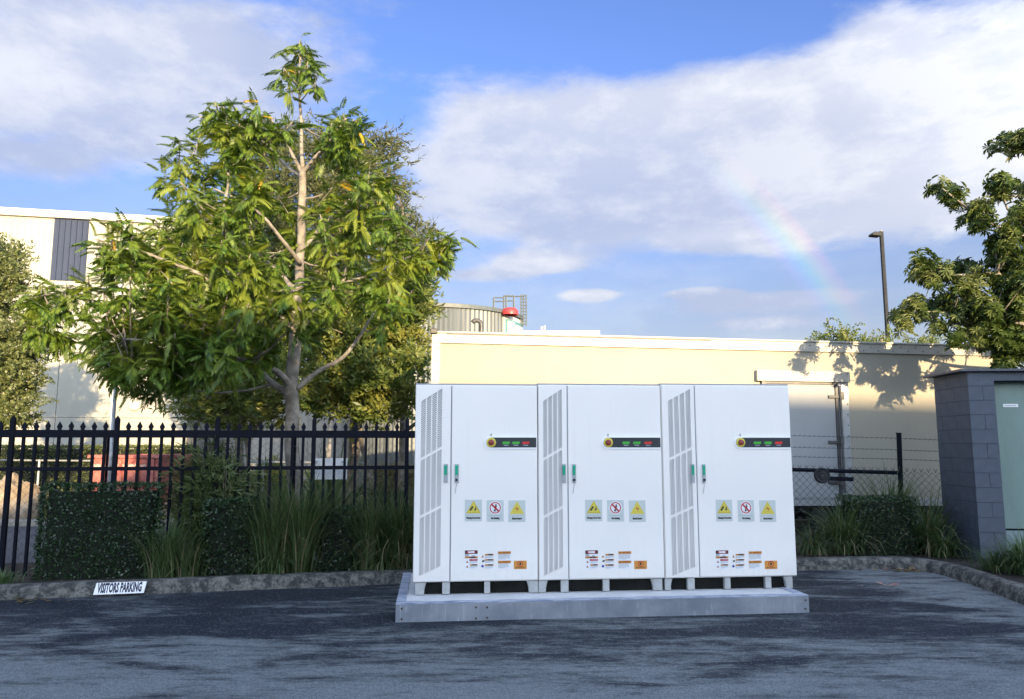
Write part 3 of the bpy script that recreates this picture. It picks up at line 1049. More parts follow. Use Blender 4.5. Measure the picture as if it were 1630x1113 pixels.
# ------------------------------------------------------------------ block kiosk on the right
def kiosk():
    rz = R(-4)
    P = gr(1562, 893, 0.12)
    o = thing('block_kiosk', 'slate painted blockwork kiosk with a green door beside the right kerb', 'kiosk', (P.x, P.y, 0.1), rz)
    zt = at(1532, 592, P.y).z - 0.1
    jx = 0.345                 # width of the front pilaster
    depth, width = 0.95, 2.6
    wl = MB()
    wl.box(0.012, jx - 0.012, 0.012, depth - 0.012, 0, zt - 0.02)
    wall = wl.build('wall', M['mortar'], o)
    rows = 13
    bh = zt / rows
    meshes = {}

    def block(x0, x1, y0, y1, z0, z1):
        key = (round(x1 - x0, 3), round(y1 - y0, 3), round(z1 - z0, 3))
        if key not in meshes:
            q = MB()
            q.box(0, x1 - x0, 0, y1 - y0, 0, z1 - z0)
            meshes[key] = q.mesh('block', M['block'])
        link('block', meshes[key], wall, 0.0035, (x0 + random.uniform(-.001, .001), y0 + random.uniform(-.001, .001), z0))
    g = 0.0012
    for r in range(rows):
        z0, z1 = r * bh + g, (r + 1) * bh - g
        if r % 2 == 0:
            block(0.0, jx, 0.0, 0.19 - g, z0, z1)
            block(0.0, 0.19, 0.19 + g, 0.57 - g, z0, z1)
            block(0.0, 0.19, 0.57 + g, depth, z0, z1)
        else:
            block(0.0, 0.19 - g, 0.0, 0.38 - g, z0, z1)
            block(0.19 + g, jx, 0.0, 0.19 - g, z0, z1)
            block(0.0, 0.19, 0.38 + g, 0.76 - g, z0, z1)
            block(0.0, 0.19, 0.76 + g, depth, z0, z1)
    wl = MB()
    wl.box(jx + 1.5, width, 0.0, depth, 0, zt)
    wl.box(jx, jx + 1.5, depth - 0.1, depth - 0.003, 0, zt)
    wl.build('wall', M['block'], o)
    ln = MB()
    ln.box(jx + 0.001, jx + 1.499, 0.02, 0.25, zt - 0.12, zt - 0.001)
    ln.build('lintel', M['block'], o)
    dr = MB()
    dr.box(jx + 0.02, jx + 0.75, 0.20, 0.24, 0.42, zt - 0.124)
    d1 = dr.build('door', M['sheddoor'], o, bevel=0.004)
    dr = MB()
    dr.box(jx + 0.755, jx + 1.48, 0.20, 0.24, 0.42, zt - 0.124)
    dr.build('door', M['sheddoor'], o, bevel=0.004)
    x0 = jx + 0.20
    zz = at(1603, 646, P.y + 0.2).z - 0.1
    npl = MB()
    npl.box(x0, x0 + 0.20, 0.192, 0.1995, zz - 0.022, zz + 0.022)
    n1 = npl.build('nameplate', M['sign_white'], d1)
    pl = MB()
    for k in range(7):
        pl.box(x0 + 0.02 + k * 0.023, x0 + 0.035 + k * 0.023, 0.1905, 0.1915, zz - 0.008, zz + 0.008)
    pl.build('lettering', M['greyink'], n1)
    sl = MB()
    sl.box(jx + 0.005, jx + 1.495, 0.17, 0.3, 0.0, 0.395)
    sl.build('sill_panel', M['shedsill'], o, bevel=0.004)
    fr = MB()
    fr.box(jx + 0.003, jx + 0.018, 0.16, 0.3, 0.40, zt - 0.125)
    fr.build('door_frame', M['shedroof'], o)
    rf = MB()
    rf.box(-0.12, width + 0.1, -0.06, depth + 0.08, zt + 0.002, zt + 0.035)
    rf.build('roof', M['shedroof'], o, bevel=0.004)


kiosk()


# ------------------------------------------------------------------ concrete pad and battery cabinets
ROW_A = Vector((-0.97, 7.72, 0.17))
ROW_B = Vector((2.935, 8.09, 0.17))
ROW_ANG = math.atan2(ROW_B.y - ROW_A.y, ROW_B.x - ROW_A.x)
ROW_M = Matrix.Translation(ROW_A) @ Matrix.Rotation(ROW_ANG, 4, 'Z')
ROW_I = ROW_M.inverted()
RN = ROW_M.to_3x3() @ Vector((0, 1, 0))


def fp(px, py):
    """position (along the row, above the pad) of a photo point on the plane of the cabinet fronts"""
    r = ray(px, py)
    t = (ROW_A - Vector((0, 0, CAMH))).dot(RN) / r.dot(RN)
    p = ROW_I @ (r * t + Vector((0, 0, CAMH)))
    return p.x, p.z


def pad():
    A = gr(630, 962, 0.17)
    B = gr(1287, 948, 0.17)
    ang = math.atan2(B.y - A.y, B.x - A.x)
    L = (B - A).length
    o = thing('equipment_pad', 'low grey concrete pad with bolted edge under the white cabinets', 'concrete pad', (A.x, A.y, 0.0), ang)
    D = 1.75
    m_ = MB()
    m_.box(0.02, L - 0.02, 0.02, D - 0.02, 0.004, 0.166)
    m_.build('slab', M['pad_top'], o)
    # edge plates: three along the front, one at each end
    cuts = [0.0, 0.325 * L, 0.345 * L, 0.78 * L, L]
    for x0, x1 in ((0.0, L),):
        m_ = MB()
        m_.box(x0, x1, -0.004, 0.018, -0.05, 0.167)
        m_.build('edge_plate', M['pad_edge'], o, bevel=0.003)
    for x0, x1 in ((-0.002, 0.018), (L - 0.018, L + 0.002)):
        m_ = MB()
        m_.box(x0, x1, 0.02, D, -0.05, 0.1675)
        m_.build('edge_plate', M['pad_edge'], o, bevel=0.003)
    m_ = MB()
    m_.box(0.0, L, -0.001, 0.10, 0.168, 0.1735)
    m_.box(0.0, 0.09, 0.1005, D, 0.168, 0.1735)
    m_.box(L - 0.09, L, 0.1005, D, 0.168, 0.1735)
    m_.build('angle_rim', M['pad_rim'], o)
    for (px, py) in ((639, 968), (752, 966), (769, 966), (1281, 955), (1280, 968), (639, 983), (752, 982), (769, 981)):
        q = gr(px, py, 0.11)
        xx = (px - 630) / 657.0 * L
        zz = 0.17 * (1 - (py - (962 - 14 * (px - 630) / 657)) / 27.0)
        m_ = MB()
        m_.tube([(xx, -0.003, zz), (xx, -0.013, zz)], 0.010, 6)
        m_.build('bolt', M['rust'], o)


pad()


def sticker_set(c, u0, off, mx):
    """warning plates and labels; offsets in photo pixels measured on the first cabinet"""
    F = lambda px, py: (fp(px + off, py)[0] - u0, fp(px + off, py)[1])
    yd = -0.0215                                   # face of the door
    e = 0.0012

    def rect(m_, a, b, y, mi=0):
        m_.flat([(a[0], b[1]), (b[0], b[1]), (b[0], a[1]), (a[0], a[1])], y, mi)
    # three square warning plates
    for kind, x0, x1, y0, y1 in (('topple', 740, 767, 796, 830), ('seat', 774.5, 801.5, 796.6, 830.5), ('shock', 809, 836, 797, 831)):
        a, b = F(x0, y0), F(x1, y1)
        w, h = b[0] - a[0], a[1] - b[1]
        cx_ = (a[0] + b[0]) / 2
        p = MB()
        p.box(a[0], b[0], yd - 0.003, yd + 0.0005, b[1], a[1])
        s = p.build('warning_plate', M['sign_grey'], c)
        Y = yd - 0.0035
        q = MB()
        if kind in ('topple', 'shock'):
            zt, zb = a[1] - 0.07 * h, a[1] - 0.62 * h
            hw = 0.40 * w
            q.flat([(cx_ - hw * 1.08, zb - 0.015 * h), (cx_ + hw * 1.08, zb - 0.015 * h), (cx_, zt + 0.03 * h)], Y, 1 if kind == 'topple' else 0)
            q.flat([(cx_ - hw * .86, zb + 0.03 * h), (cx_ + hw * .86, zb + 0.03 * h), (cx_, zt - 0.06 * h)], Y - e, 0)
            if kind == 'shock':
                zc = (zt + zb) / 2 - 0.05 * h
                t = h * 0.12
                q.flat([(cx_ + .15 * t, zc + t), (cx_ - .75 * t, zc - .15 * t), (cx_ - .1 * t, zc - .1 * t)], Y - 2 * e, 3)
                q.flat([(cx_ - .15 * t, zc + .25 * t), (cx_ + .75 * t, zc + .2 * t), (cx_ - .05 * t, zc - 1.2 * t), (cx_ + .2 * t, zc - .05 * t)], Y - 3 * e, 3)
            else:
                zc = zb + 0.2 * h
                t = h * 0.1
                q.flat([(cx_ - 2.0 * t, zc - .7 * t), (cx_ - 1.2 * t, zc - 1.0 * t), (cx_ + .1 * t, zc + .9 * t), (cx_ - .6 * t, zc + 1.3 * t)], Y - 2 * e, 2)
                q.flat([(cx_ + .1 * t, zc - .6 * t), (cx_ + 1.1 * t, zc + .5 * t), (cx_ + 1.5 * t, zc - .1 * t), (cx_ + .6 * t, zc - 1.3 * t), (cx_ + .8 * t, zc - .4 * t)], Y - 2 * e, 2)
                q.disc(cx_ + 1.0 * t, zc + .7 * t, .28 * t, Y - 2 * e, 2, 10)
        else:
            zc = a[1] - 0.36 * h
            r = 0.33 * w
            q.disc(cx_, zc, r * 1.14, Y, 4)
            q.disc(cx_, zc, r, Y - e, 3, 28, r * 0.82)
            t = r * 0.1
            for sgn in (0,):
                dx_, dz_ = r * .64, r * .64
                q.flat([(cx_ - dx_ - t, zc + dz_ - t), (cx_ - dx_ + t, zc + dz_ + t), (cx_ + dx_ + t, zc - dz_ + t), (cx_ + dx_ - t, zc - dz_ - t)], Y - 3 * e, 3)
            q.disc(cx_ + .12 * r, zc + .52 * r, .13 * r, Y - 2 * e, 2, 10)
            q.flat([(cx_ - .05 * r, zc + .1 * r), (cx_ + .28 * r, zc + .1 * r), (cx_ + .26 * r, zc + .4 * r), (cx_ - .02 * r, zc + .38 * r)], Y - 2 * e, 2)
            q.flat([(cx_ - .05 * r, zc + .1 * r), (cx_ + .22 * r, zc + .1 * r), (cx_ + .02 * r, zc - .25 * r), (cx_ + .12 * r, zc - .62 * r), (cx_ - .3 * r, zc - .62 * r), (cx_ - .12 * r, zc - .2 * r)], Y - 2 * e, 2)
        rect(q, (a[0] + .04 * w, b[1] + .29 * h), (b[0] - .06 * w, b[1] + .27 * h), Y, 5)
        q.build('pictogram', [M['yellow'], M['yellow_rim'], M['ink'], M['sign_red'], M['sign_white'], M['greyink']], s)
        txt = {'topple': 'Warning Topple Over', 'seat': 'No Seating', 'shock': 'Shock Hazard'}[kind]
        fitw = {'topple': .84, 'seat': .50, 'shock': .57}[kind] * w
        letter(txt, M['ink'], s, cx_, Y - e, b[1] + .155 * h, 0.115 * h, bold=0.0022, fit=fitw)

    def lines(q, x0, x1, y0, y1, n, mi):
        for k in range(n):
            t0 = y0 + (y1 - y0) * (k + 0.15) / n
            t1 = y0 + (y1 - y0) * (k + 0.62) / n
            xe = x1 - (0 if k < n - 1 else (x1 - x0) * 0.35) - random.uniform(0, 0.06) * (x1 - x0)
            x = x0
            while x < xe:                             # broken into words
                wl = random.uniform(1.0, 2.6)
                rect(q, F(x, t0), F(min(xe, x + wl), t1), yd - 0.003, mi)
                x += wl + 0.45

    def bar(par, txt, x0, x1, y0, y1, m, mt, tri=True, fit=.55, extra=None):
        q = MB()
        rect(q, F(x0, y0), F(x1, y1), yd - 0.003, 0)
        if tri:
            a, b = F(x0 + (x1 - x0) * .10, y0), F(x0 + (x1 - x0) * .22, y1)
            h = a[1] - b[1]
            q.flat([(a[0], b[1] + .2 * h), (b[0], b[1] + .2 * h), ((a[0] + b[0]) / 2, a[1] - .2 * h)], yd - 0.0042, 1)
        s = q.build('heading', [m, M['ink']], par)
        a, b = F(x0, y0), F(x1, y1)
        h = a[1] - b[1]
        letter(txt, mt, par, a[0] + (b[0] - a[0]) * (.60 if tri else .5), yd - 0.0046, (a[1] + b[1]) / 2, h * .85, bold=0.002, fit=(b[0] - a[0]) * fit)
    base_m = [M['sign_white'], M['greyink'], M['brown'], M['ink'], M['blue']]
    # danger block
    q = MB()
    rect(q, F(740, 876.5), F(760.2, 905.5), yd - 0.0015, 0)
    rect(q, F(740.2, 882), F(746, 886), yd - 0.003, 1)
    rect(q, F(750.5, 884.2), F(755.5, 885.8), yd - 0.003, 1)
    lines(q, 747.5, 759.8, 892.6, 897.5, 4, 1)
    lines(q, 747.8, 759.8, 901.0, 905.0, 3, 1)
    for yy in (895.5, 903):
        a, b = F(741.5, yy - 3), F(745.5, yy + 0.6)
        q.flat([(a[0], b[1]), (b[0], b[1]), ((a[0] + b[0]) / 2, a[1])], yd - 0.003, 2)
    s = q.build('safety_label', base_m, c)
    q = MB()
    rect(q, F(740, 876.5), F(760, 881.8), yd - 0.003, 0)
    a, b = F(742, 877), F(758, 881.3)
    n = 20
    q.flat([((a[0] + b[0]) / 2 + (b[0] - a[0]) / 2 * math.cos(2 * math.pi * i / n), (a[1] + b[1]) / 2 + (a[1] - b[1]) / 2 * math.sin(2 * math.pi * i / n)) for i in range(n)], yd - 0.0042, 1)
    q.build('heading', [M['ink'], M['sign_red']], s)
    letter('DANGER', M['sign_white'], s, (a[0] + b[0]) / 2, yd - 0.0054, (a[1] + b[1]) / 2, (a[1] - b[1]) * .9, bold=0.002, fit=(b[0] - a[0]) * .66)
    bar(s, 'WARNING', 740, 760, 886.2, 888.8, M['orange'], M['ink'], fit=.55)
    bar(s, 'DANGER', 747, 760, 890.4, 892.6, M['sign_red'], M['sign_pink'], fit=.6)
    bar(s, 'CAUTION', 748, 760, 898.4, 900.5, M['orange'], M['ink'], fit=.6)
    # icon column
    q = MB()
    rect(q, F(771.6, 882), F(785.6, 905.7), yd - 0.0015, 0)
    for y0, y1 in ((884.6, 889), (892.6, 896.4), (900.8, 905.4)):
        lines(q, 772, 785.3, y0, y1, 3, 1)
    a, b = F(766, 884), F(770, 887.6)
    q.flat([(a[0], b[1]), (b[0], b[1]), ((a[0] + b[0]) / 2, a[1])], yd - 0.003, 2)
    a = F(768.4, 893.5)
    q.disc(a[0], a[1], 0.009, yd - 0.003, 3, 12)
    q.disc(a[0] + .009, a[1] + .003, 0.008, yd - 0.0036, 3, 12)
    a = F(768, 901.5)
    q.disc(a[0], a[1], 0.013, yd - 0.003, 4, 12)
    s = q.build('safety_label', base_m, c)
    for y0, y1 in ((882, 884.3), (890.3, 892.4), (898.4, 900.6)):
        bar(s, 'CAUTION', 771.8, 785.5, y0, y1, M['orange'], M['ink'], fit=.58)
    # two caution notices
    q = MB()
    rect(q, F(792.3, 878), F(813, 905.5), yd - 0.0015, 0)
    lines(q, 793, 812, 882.2, 891, 6, 1)
    lines(q, 793, 810, 897.2, 905, 5, 1)
    s = q.build('safety_label', base_m, c)
    bar(s, 'CAUTION', 792.3, 813, 878, 881.8, M['orange'], M['brown'], fit=.58)
    bar(s, 'CAUTION', 792.3, 813, 892.8, 896.7, M['orange'], M['brown'], fit=.58)
    # orange prohibition sticker
    a, b = F(817.6, 893), F(838, 905.8)
    q = MB()
    q.box(a[0], b[0], yd - 0.002, yd + .0005, b[1], a[1])
    s = q.build('prohibition_sticker', M['orange'], c)
    q = MB()
    h = a[1] - b[1]
    cx_, cz_ = (a[0] + b[0]) / 2, a[1] - .37 * h
    q.disc(cx_, cz_, .36 * h, yd - 0.0034, 0, 24, .28 * h)
    q.disc(cx_, cz_ - .03 * h, .13 * h, yd - 0.003, 1, 12)
    q.flat([(cx_ - .1 * h, cz_), (cx_ + .1 * h, cz_), (cx_ + .07 * h, cz_ + .2 * h), (cx_ - .04 * h, cz_ + .22 * h)], yd - 0.0036, 1)
    for k in range(5):
        x = a[0] + (b[0] - a[0]) * (.14 + k * .145)
        q.flat([(x, b[1] + .16 * h), (x + (b[0] - a[0]) * .1, b[1] + .16 * h), (x + (b[0] - a[0]) * .1, b[1] + .24 * h), (x, b[1] + .24 * h)], yd - 0.003, 1)
    q.flat([(a[0] + .12 * (b[0] - a[0]), b[1] + .03 * h), (b[0] - .15 * (b[0] - a[0]), b[1] + .03 * h), (b[0] - .15 * (b[0] - a[0]), b[1] + .08 * h), (a[0] + .12 * (b[0] - a[0]), b[1] + .08 * h)], yd - 0.003, 2)
    q.build('pictogram', [M['sign_red'], M['ink'], M['brown']], s)


def cabinet(px0, pxs, px1, vent_px, hx, ox, panel_x0, circ, bars, feet, label):
    ym = 770
    u0, us, u1 = fp(px0, ym)[0], fp(pxs, ym)[0], fp(px1, ym)[0]
    Wd, S = u1 - u0 - 0.006, us - u0
    w = ROW_M @ Vector((u0, 0, 0))
    c = thing('battery_cabinet', label, 'cabinet', (w.x, w.y, 0.174), ROW_ANG, 'white battery cabinets on the pad')
    zo = 0.004
    Z0 = 0.118
    Z1 = fp((px0 + px1) / 2, 613)[1] - zo
    yf = -0.0215
    m_ = MB()
    m_.box(0.0, Wd, 0.0, 0.88, Z0, Z1)
    m_.build('body', M['cabinet'], c, bevel=0.006)
    m_ = MB()
    m_.box(-0.0, Wd, -0.0, 0.9, Z1 + 0.001, Z1 + 0.012)
    m_.build('top_cap', M['cab_seam'], c)
    # plinth and feet
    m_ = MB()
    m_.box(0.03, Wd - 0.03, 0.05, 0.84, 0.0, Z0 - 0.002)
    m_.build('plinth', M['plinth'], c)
    for (f0, f1, g) in feet:
        a, b = fp(f0, 935)[0] - u0, fp(f1, 935)[0] - u0
        a, b = max(a, 0.001), min(b, Wd)
        m_ = MB()
        m_.box(a, b, 0.0, 0.06, 0.0, Z0 - 0.003)
        if g:                                     # curved gusset at the corner
            s = 1 if g > 0 else -1
            x = b if g > 0 else a
            m_.prism([(x + s * t * t * 0.022, (Z0 - 0.004) * t) for t in (0.15, .4, .7, 1.0)] + [(x, Z0 - 0.004), (x, 0.01)], 0.012, 0.05)
        m_.build('foot', M['foot'], c)
    # vent door: a sheet with twelve slanted openings, louvres behind them
    vx0, vx1, sl = vent_px                          # first and last px of grille, slope px
    dz0, dz1 = Z0 + 0.012, Z1 - 0.012
    p_ = lambda px, py: (fp(px, py)[0] - u0, fp(px, py)[1] - zo)
    TL, TR = p_(vx0, 639), p_(vx1, 639 - sl)
    BL, BR = p_(vx0, 917), p_(vx1, 917 - sl * 0.78)
    X0, X1 = 0.008, S - 0.006
    gx0, gx1 = TL[0], TR[0]
    cw = (gx1 - gx0) / (4 * 1.0 + 3 * 0.27)
    bw = cw * 0.27
    lerp = lambda a, b, t: a + (b - a) * t
    m_ = MB()
    m_.box(X0, gx0, yf, -0.001, dz0, dz1)
    m_.box(gx1, X1, yf, -0.001, dz0, dz1)
    holes = []
    bb = 0.013

    def pri(poly, mi=0):
        m_.prism(poly, yf, -0.001, mi)
    for k in range(4):
        a = gx0 + k * (cw + bw)
        b = a + cw
        ta, tb = (a - gx0) / (gx1 - gx0), (b - gx0) / (gx1 - gx0)
        top = [lerp(TL[1], TR[1], t) for t in (ta, tb)]
        bot = [lerp(BL[1], BR[1], t) for t in (ta, tb)]
        pri([(a, dz0), (b, dz0), (b, bot[1]), (a, bot[0])])
        pri([(a, top[0]), (b, top[1]), (b, dz1), (a, dz1)])
        cuts = [0.0, 0.330, 0.660, 1.0]
        for j in range(3):
            lo = [lerp(bot[i], top[i], cuts[j]) + (bb if j else 0) for i in (0, 1)]
            hi = [lerp(bot[i], top[i], cuts[j + 1]) - (bb if j < 2 else 0) for i in (0, 1)]
            holes.append((a, b, lo, hi))
            if j < 2:
                l2 = [lerp(bot[i], top[i], cuts[j + 1]) for i in (0, 1)]
                pri([(a, l2[0] - bb), (b, l2[1] - bb), (b, l2[1] + bb), (a, l2[0] + bb)])
        if k < 3:
            m_.box(b, b + bw, yf, -0.001, dz0, dz1)
    vd = m_.build('vent_door', M['cabinet'], c)
    for (a, b, lo, hi) in holes:
        g = MB()
        g.flat([(a, lo[0]), (b, lo[1]), (b, hi[1]), (a, hi[0])], -0.0015, 1)
        z = 0.0
        sl_ = (lo[1] - lo[0])
        hgt = hi[0] - lo[0]
        n = max(2, int(hgt / 0.020))
        for i in range(n):
            zz = lo[0] + hgt * (i + 0.25) / n
            hh = hgt / n * 0.55
            for q in range(3):
                xa = a + (b - a) * (q + 0.10 + 0.16 * (i % 2)) / 3.1
                xb = a + (b - a) * (q + 0.84 + 0.16 * (i % 2)) / 3.1
                zs = sl_ * (xa - a) / (b - a)
                g.add([(xa, -0.016, zz + zs), (xb, -0.016, zz + zs), (xb, -0.006, zz + hh + zs), (xa, -0.006, zz + hh + zs)], [(0, 1, 2, 3)], 0)
        g.build('vent_grille', [M['cabinet'], M['grille_back']], vd)
    m_ = MB()
    m_.box(S - 0.004, S + 0.004, -0.012, -0.001, dz0, dz1)
    m_.build('door_seam', M['cab_seam'], c)
    m_ = MB()
    m_.box(S + 0.006, Wd - 0.004, yf, -0.001, dz0, dz1)
    md = m_.build('main_door', M['cabinet'], c, bevel=0.004)
    m_ = MB()
    m_.box(S + 0.02, S + 0.024, yf - 0.0015, yf, dz0 + 0.02, dz1 - 0.02)
    # handles
    for k, px in enumerate(hx):
        a, t = p_(px - 3.2, 738.5)
        b, bt = p_(px + 3.2, 768.5)
        h = MB()
        h.box(a, b, yf - 0.014, yf + 0.001, bt, t)
        ho = h.build('handle', M['handle'], c, bevel=0.004)
        h = MB()
        h.box(lerp(a, b, .12), lerp(a, b, .80), yf - 0.026, yf - 0.0145, lerp(bt, t, .42), lerp(bt, t, .93))
        h.build('grip', M['green'], ho, bevel=0.004)
        if k == 1:
            h = MB()
            x = lerp(a, b, .42)
            h.tube([(x, yf - 0.013, lerp(bt, t, .16)), (x, yf - 0.034, lerp(bt, t, .16))], 0.013, 10)
            h.build('key_lock', M['black'], ho)
            h = MB()
            h.tube([(x + .01, yf - .012, lerp(bt, t, .05)), (x - .004, yf - .02, lerp(bt, t, -.22)), (x - .012, yf - .016, lerp(bt, t, -.55))], .0035, 5)
            h.build('key_cord', M['handle'], ho)
        else:
            h = MB()
            x = lerp(a, b, .5)
            h.tube([(x, yf - 0.013, lerp(bt, t, .18)), (x, yf - 0.02, lerp(bt, t, .18))], 0.011, 10)
            h.build('key_lock', M['handle'], ho)
    # control panel
    x0, zc = p_(circ, 704.5)
    xe = Wd - 0.012
    r = 0.068

    def pill(rr, xend, y0, y1, m):
        q = MB()
        poly = [(xend, zc - rr), (xend, zc + rr)] + [(x0 + rr * math.cos(t), zc + rr * math.sin(t)) for t in np.linspace(math.pi / 2, 3 * math.pi / 2, 15)]
        q.prism(poly, y0, y1)
        return q
    pn = pill(r, xe, yf - 0.008, yf + 0.0005, None).build('control_panel', M['panel_white'], c)
    pill(0.050, xe - 0.003, yf - 0.012, yf - 0.0075, None).build('dark_fascia', M['panel_black'], pn)
    q = MB()
    n = 24
    ring = [(0.050, -0.0125), (0.048, -0.018), (0.031, -0.020), (0.030, -0.014)]
    vs = [(x0 + rr * math.cos(2 * math.pi * i / n), yf + yy, zc + rr * math.sin(2 * math.pi * i / n)) for rr, yy in ring for i in range(n)]
    q.add(vs, [(j * n + i, j * n + (i + 1) % n, (j + 1) * n + (i + 1) % n, (j + 1) * n + i) for j in range(3) for i in range(n)])
    q.build('button_ring', M['yellow'], pn)
    q = MB()
    kn = [(0.016, -0.0125), (0.016, -0.026), (0.028, -0.028), (0.029, -0.036), (0.024, -0.042), (0.0005, -0.044)]
    vs = [(x0 + rr * math.cos(2 * math.pi * i / n), yf + yy, zc + rr * math.sin(2 * math.pi * i / n)) for rr, yy in kn for i in range(n)]
    q.add(vs, [(j * n + i, j * n + (i + 1) % n, (j + 1) * n + (i + 1) % n, (j + 1) * n + i) for j in range(len(kn) - 1) for i in range(n)])
    q.build('emergency_button', M['button_red'], pn, smooth=True)
    for (bp, m) in zip(bars, ('ind_green', 'ind_green', 'ind_red')):
        a, b = p_(bp, 703.2), p_(bp + 12.5, 707.0)
        q = MB()
        q.prism([(a[0], b[1]), (b[0] - .008, b[1]), (b[0], a[1]), (a[0] + .008, a[1])], yf - 0.0155, yf - 0.0125)
        q.build('indicator', M[m], pn)
        q = MB()
        for k in range(4):
            xx = lerp(a[0], b[0], .22 + k * .15)
            q.flat([(xx, b[1] - .018), (xx + .009, b[1] - .018), (xx + .009, b[1] - .007), (xx, b[1] - .007)], yf - 0.0128)
        q.build('lettering', M['greyink'], pn)
    q = MB()
    q.tube([(x0, yf - .004, zc + r - .004), (x0, yf - .012, zc + r + 0.022)], 0.007, 8)
    q.build('warning_lamp', M['handle'], pn)
    sticker_set(c, u0, ox, None)
    return c


cabinet(659.5, 717.5, 856.5, (671, 704, 20), (709.5, 727), 0, 773, 781.5, (799, 814.5, 830),
        ((661, 675, 1), (704, 716, 0), (771, 780, 0), (842, 856.5, -1)), 'leftmost of the three white battery cabinets, nearest the black picket fence')
cabinet(856.5, 903.5, 1054.5, (864, 893.5, 19), (897, 913), 191, 959, 967, (989, 1006, 1024),
        ((857, 869, 1), (893, 905, 0), (960, 970, 0), (1040, 1054.5, -1)), 'white battery cabinet standing between two others like it')
cabinet(1054.5, 1108.5, 1262, (1062, 1097, 19), (1101.5, 1119), 398, 1168, 1177, (1197, 1214, 1231),
        ((1055, 1068, 1), (1095, 1106, 0), (1154, 1163, 0), (1219, 1228, 0), (1252, 1262, -1)), 'rightmost of the three white battery cabinets, beside the chain-link fence')


# ------------------------------------------------------------------ visitors parking sign on the kerb
def parking_sign():
    A, B = gr(150, 946, 0.035), gr(230, 943, 0.035)
    ang = math.atan2(B.y - A.y, B.x - A.x)
    L = (B - A).length
    o = thing('parking_sign', 'white sign lettered VISITORS PARKING fixed to the kerb face', 'sign', (A.x, A.y - 0.012, 0.03), ang)
    o.rotation_euler = (R(-12), 0, ang)
    h = 0.122
    m_ = MB()
    m_.prism([(0, 0), (L, 0), (L + 0.02, h), (0.02, h)], -0.02, 0.0)
    m_.build('board', M['panel_white'], o)
    letter('VISITORS PARKING', M['navy'], o, L / 2 + 0.006, -0.0215, h * .5, 0.135, 0.5, 0.16, 0.006, fit=L * .88)


parking_sign()


# ------------------------------------------------------------------ fences
FA, FB = Vector((-7.4, 8.96)), Vector((1.4, 10.35))


def palisade():
    d = (FB - FA)
    L = d.length
    ang = math.atan2(d.y, d.x)
    zt = at(0, 690.5, FA.y + 0.2).z
    o = thing('palisade_fence', 'black steel picket fence with spear tops behind the clipped hedges', 'fence', (FA.x, FA.y, 0.0), ang)
    inv = (Matrix.Translation(o.location) @ Matrix.Rotation(ang, 4, 'Z')).inverted()
    n = Vector((-math.sin(ang), math.cos(ang), 0))

    def loc(px, py):
        r = ray(px, py)
        t = (Vector((FA.x, FA.y, 0)) - Vector((0, 0, CAMH))).dot(n) / r.dot(n)
        p = inv @ (r * t + Vector((0, 0, CAMH)))
        return p.x, p.z
    z_top = loc(330, 672)[1]
    r1 = (loc(330, 697)[1], loc(330, 685)[1])
    r2 = (loc(330, 748.5)[1], loc(330, 742.5)[1])
    posts = [loc(186, 690)[0], loc(346, 690)[0]]
    panel = posts[1] - posts[0]
    pitch = panel / 9.0
    zb = 0.06
    # picket mesh
    w, t = 0.016, 0.016
    zs = z_top - 0.115
    q = MB()
    q.box(-w, w, -t, t, zb, zs)
    hd = [(0.016, 0.016, zs), (0.020, 0.020, zs + 0.012), (0.015, 0.015, zs + 0.022), (0.030, 0.012, zs + 0.055), (0.002, 0.002, z_top)]
    vs = []
    for (a, b, z) in hd:
        vs += [(-a, -b, z), (a, -b, z), (a, b, z), (-a, b, z)]
    q.add(vs, [(j * 4 + i, j * 4 + (i + 1) % 4, j * 4 + 4 + (i + 1) % 4, j * 4 + 4 + i) for j in range(4) for i in range(4)] + [(16, 17, 18, 19)])
    pm = q.mesh('picket', M['fence'])
    pq = MB()
    zp = loc(186, 661)[1]
    pq.box(-0.025, 0.025, -0.025, 0.025, 0.0, zp - 0.05)
    pq.add([(-.025, -.025, zp - .05), (.025, -.025, zp - .05), (.025, .025, zp - .05), (-.025, .025, zp - .05), (0, 0, zp)], [(0, 1, 4), (1, 2, 4), (2, 3, 4), (3, 0, 4)])
    om = pq.mesh('post', M['fence'])
    x = posts[0] - math.floor(posts[0] / panel) * panel - panel
    k = 0
    while x < L:
        if x > -0.01:
            link('post', om, o, 0, (x, 0.0, 0))
        for j in range(1, 9):
            xx = x + j * pitch
            if 0 < xx < L:
                link('picket', pm, o, 0, (xx, 0.0, random.uniform(-.004, .004)))
        xa, xb = max(0, x + 0.026), min(L, x + panel - 0.026)
        for (z0, z1) in (r1, r2):
            q = MB()
            q.box(xa, xb, -0.022, 0.022, z0, z1)
            q.build('rail', M['fence'], o, bevel=0.003)
        x += panel
    return o


palisade()


def chain_mesh(L, z0, z1, cell, r, twist=True):
    """woven diamond mesh of bent wires in the x,z plane"""
    q = MB()
    n = int(L / cell)
    rows = int((z1 - z0) / (cell / 2))
    for k in range(n):
        x = k * cell
        for ph in (0, 1):
            pts = []
            for i in range(rows + 1):
                s = (i + ph) % 2
                pts.append((x + s * cell * 0.5 + ph * cell * 0.5 - (0.0), (0.004 if s else -0.004) * (1 if ph else -1), z0 + i * cell / 2))
            q.tube(pts, r, 3, cap=False)
        if twist:
            xt = x + 0.5 * cell
            zt = z0 + rows * cell / 2
            for sg in (-1, 1):
                q.tube([(xt, 0, zt - 0.004), (xt + sg * 0.012, 0, zt + 0.03), (xt + sg * 0.03, 0, zt + 0.055)], r, 3, cap=False)
    return q


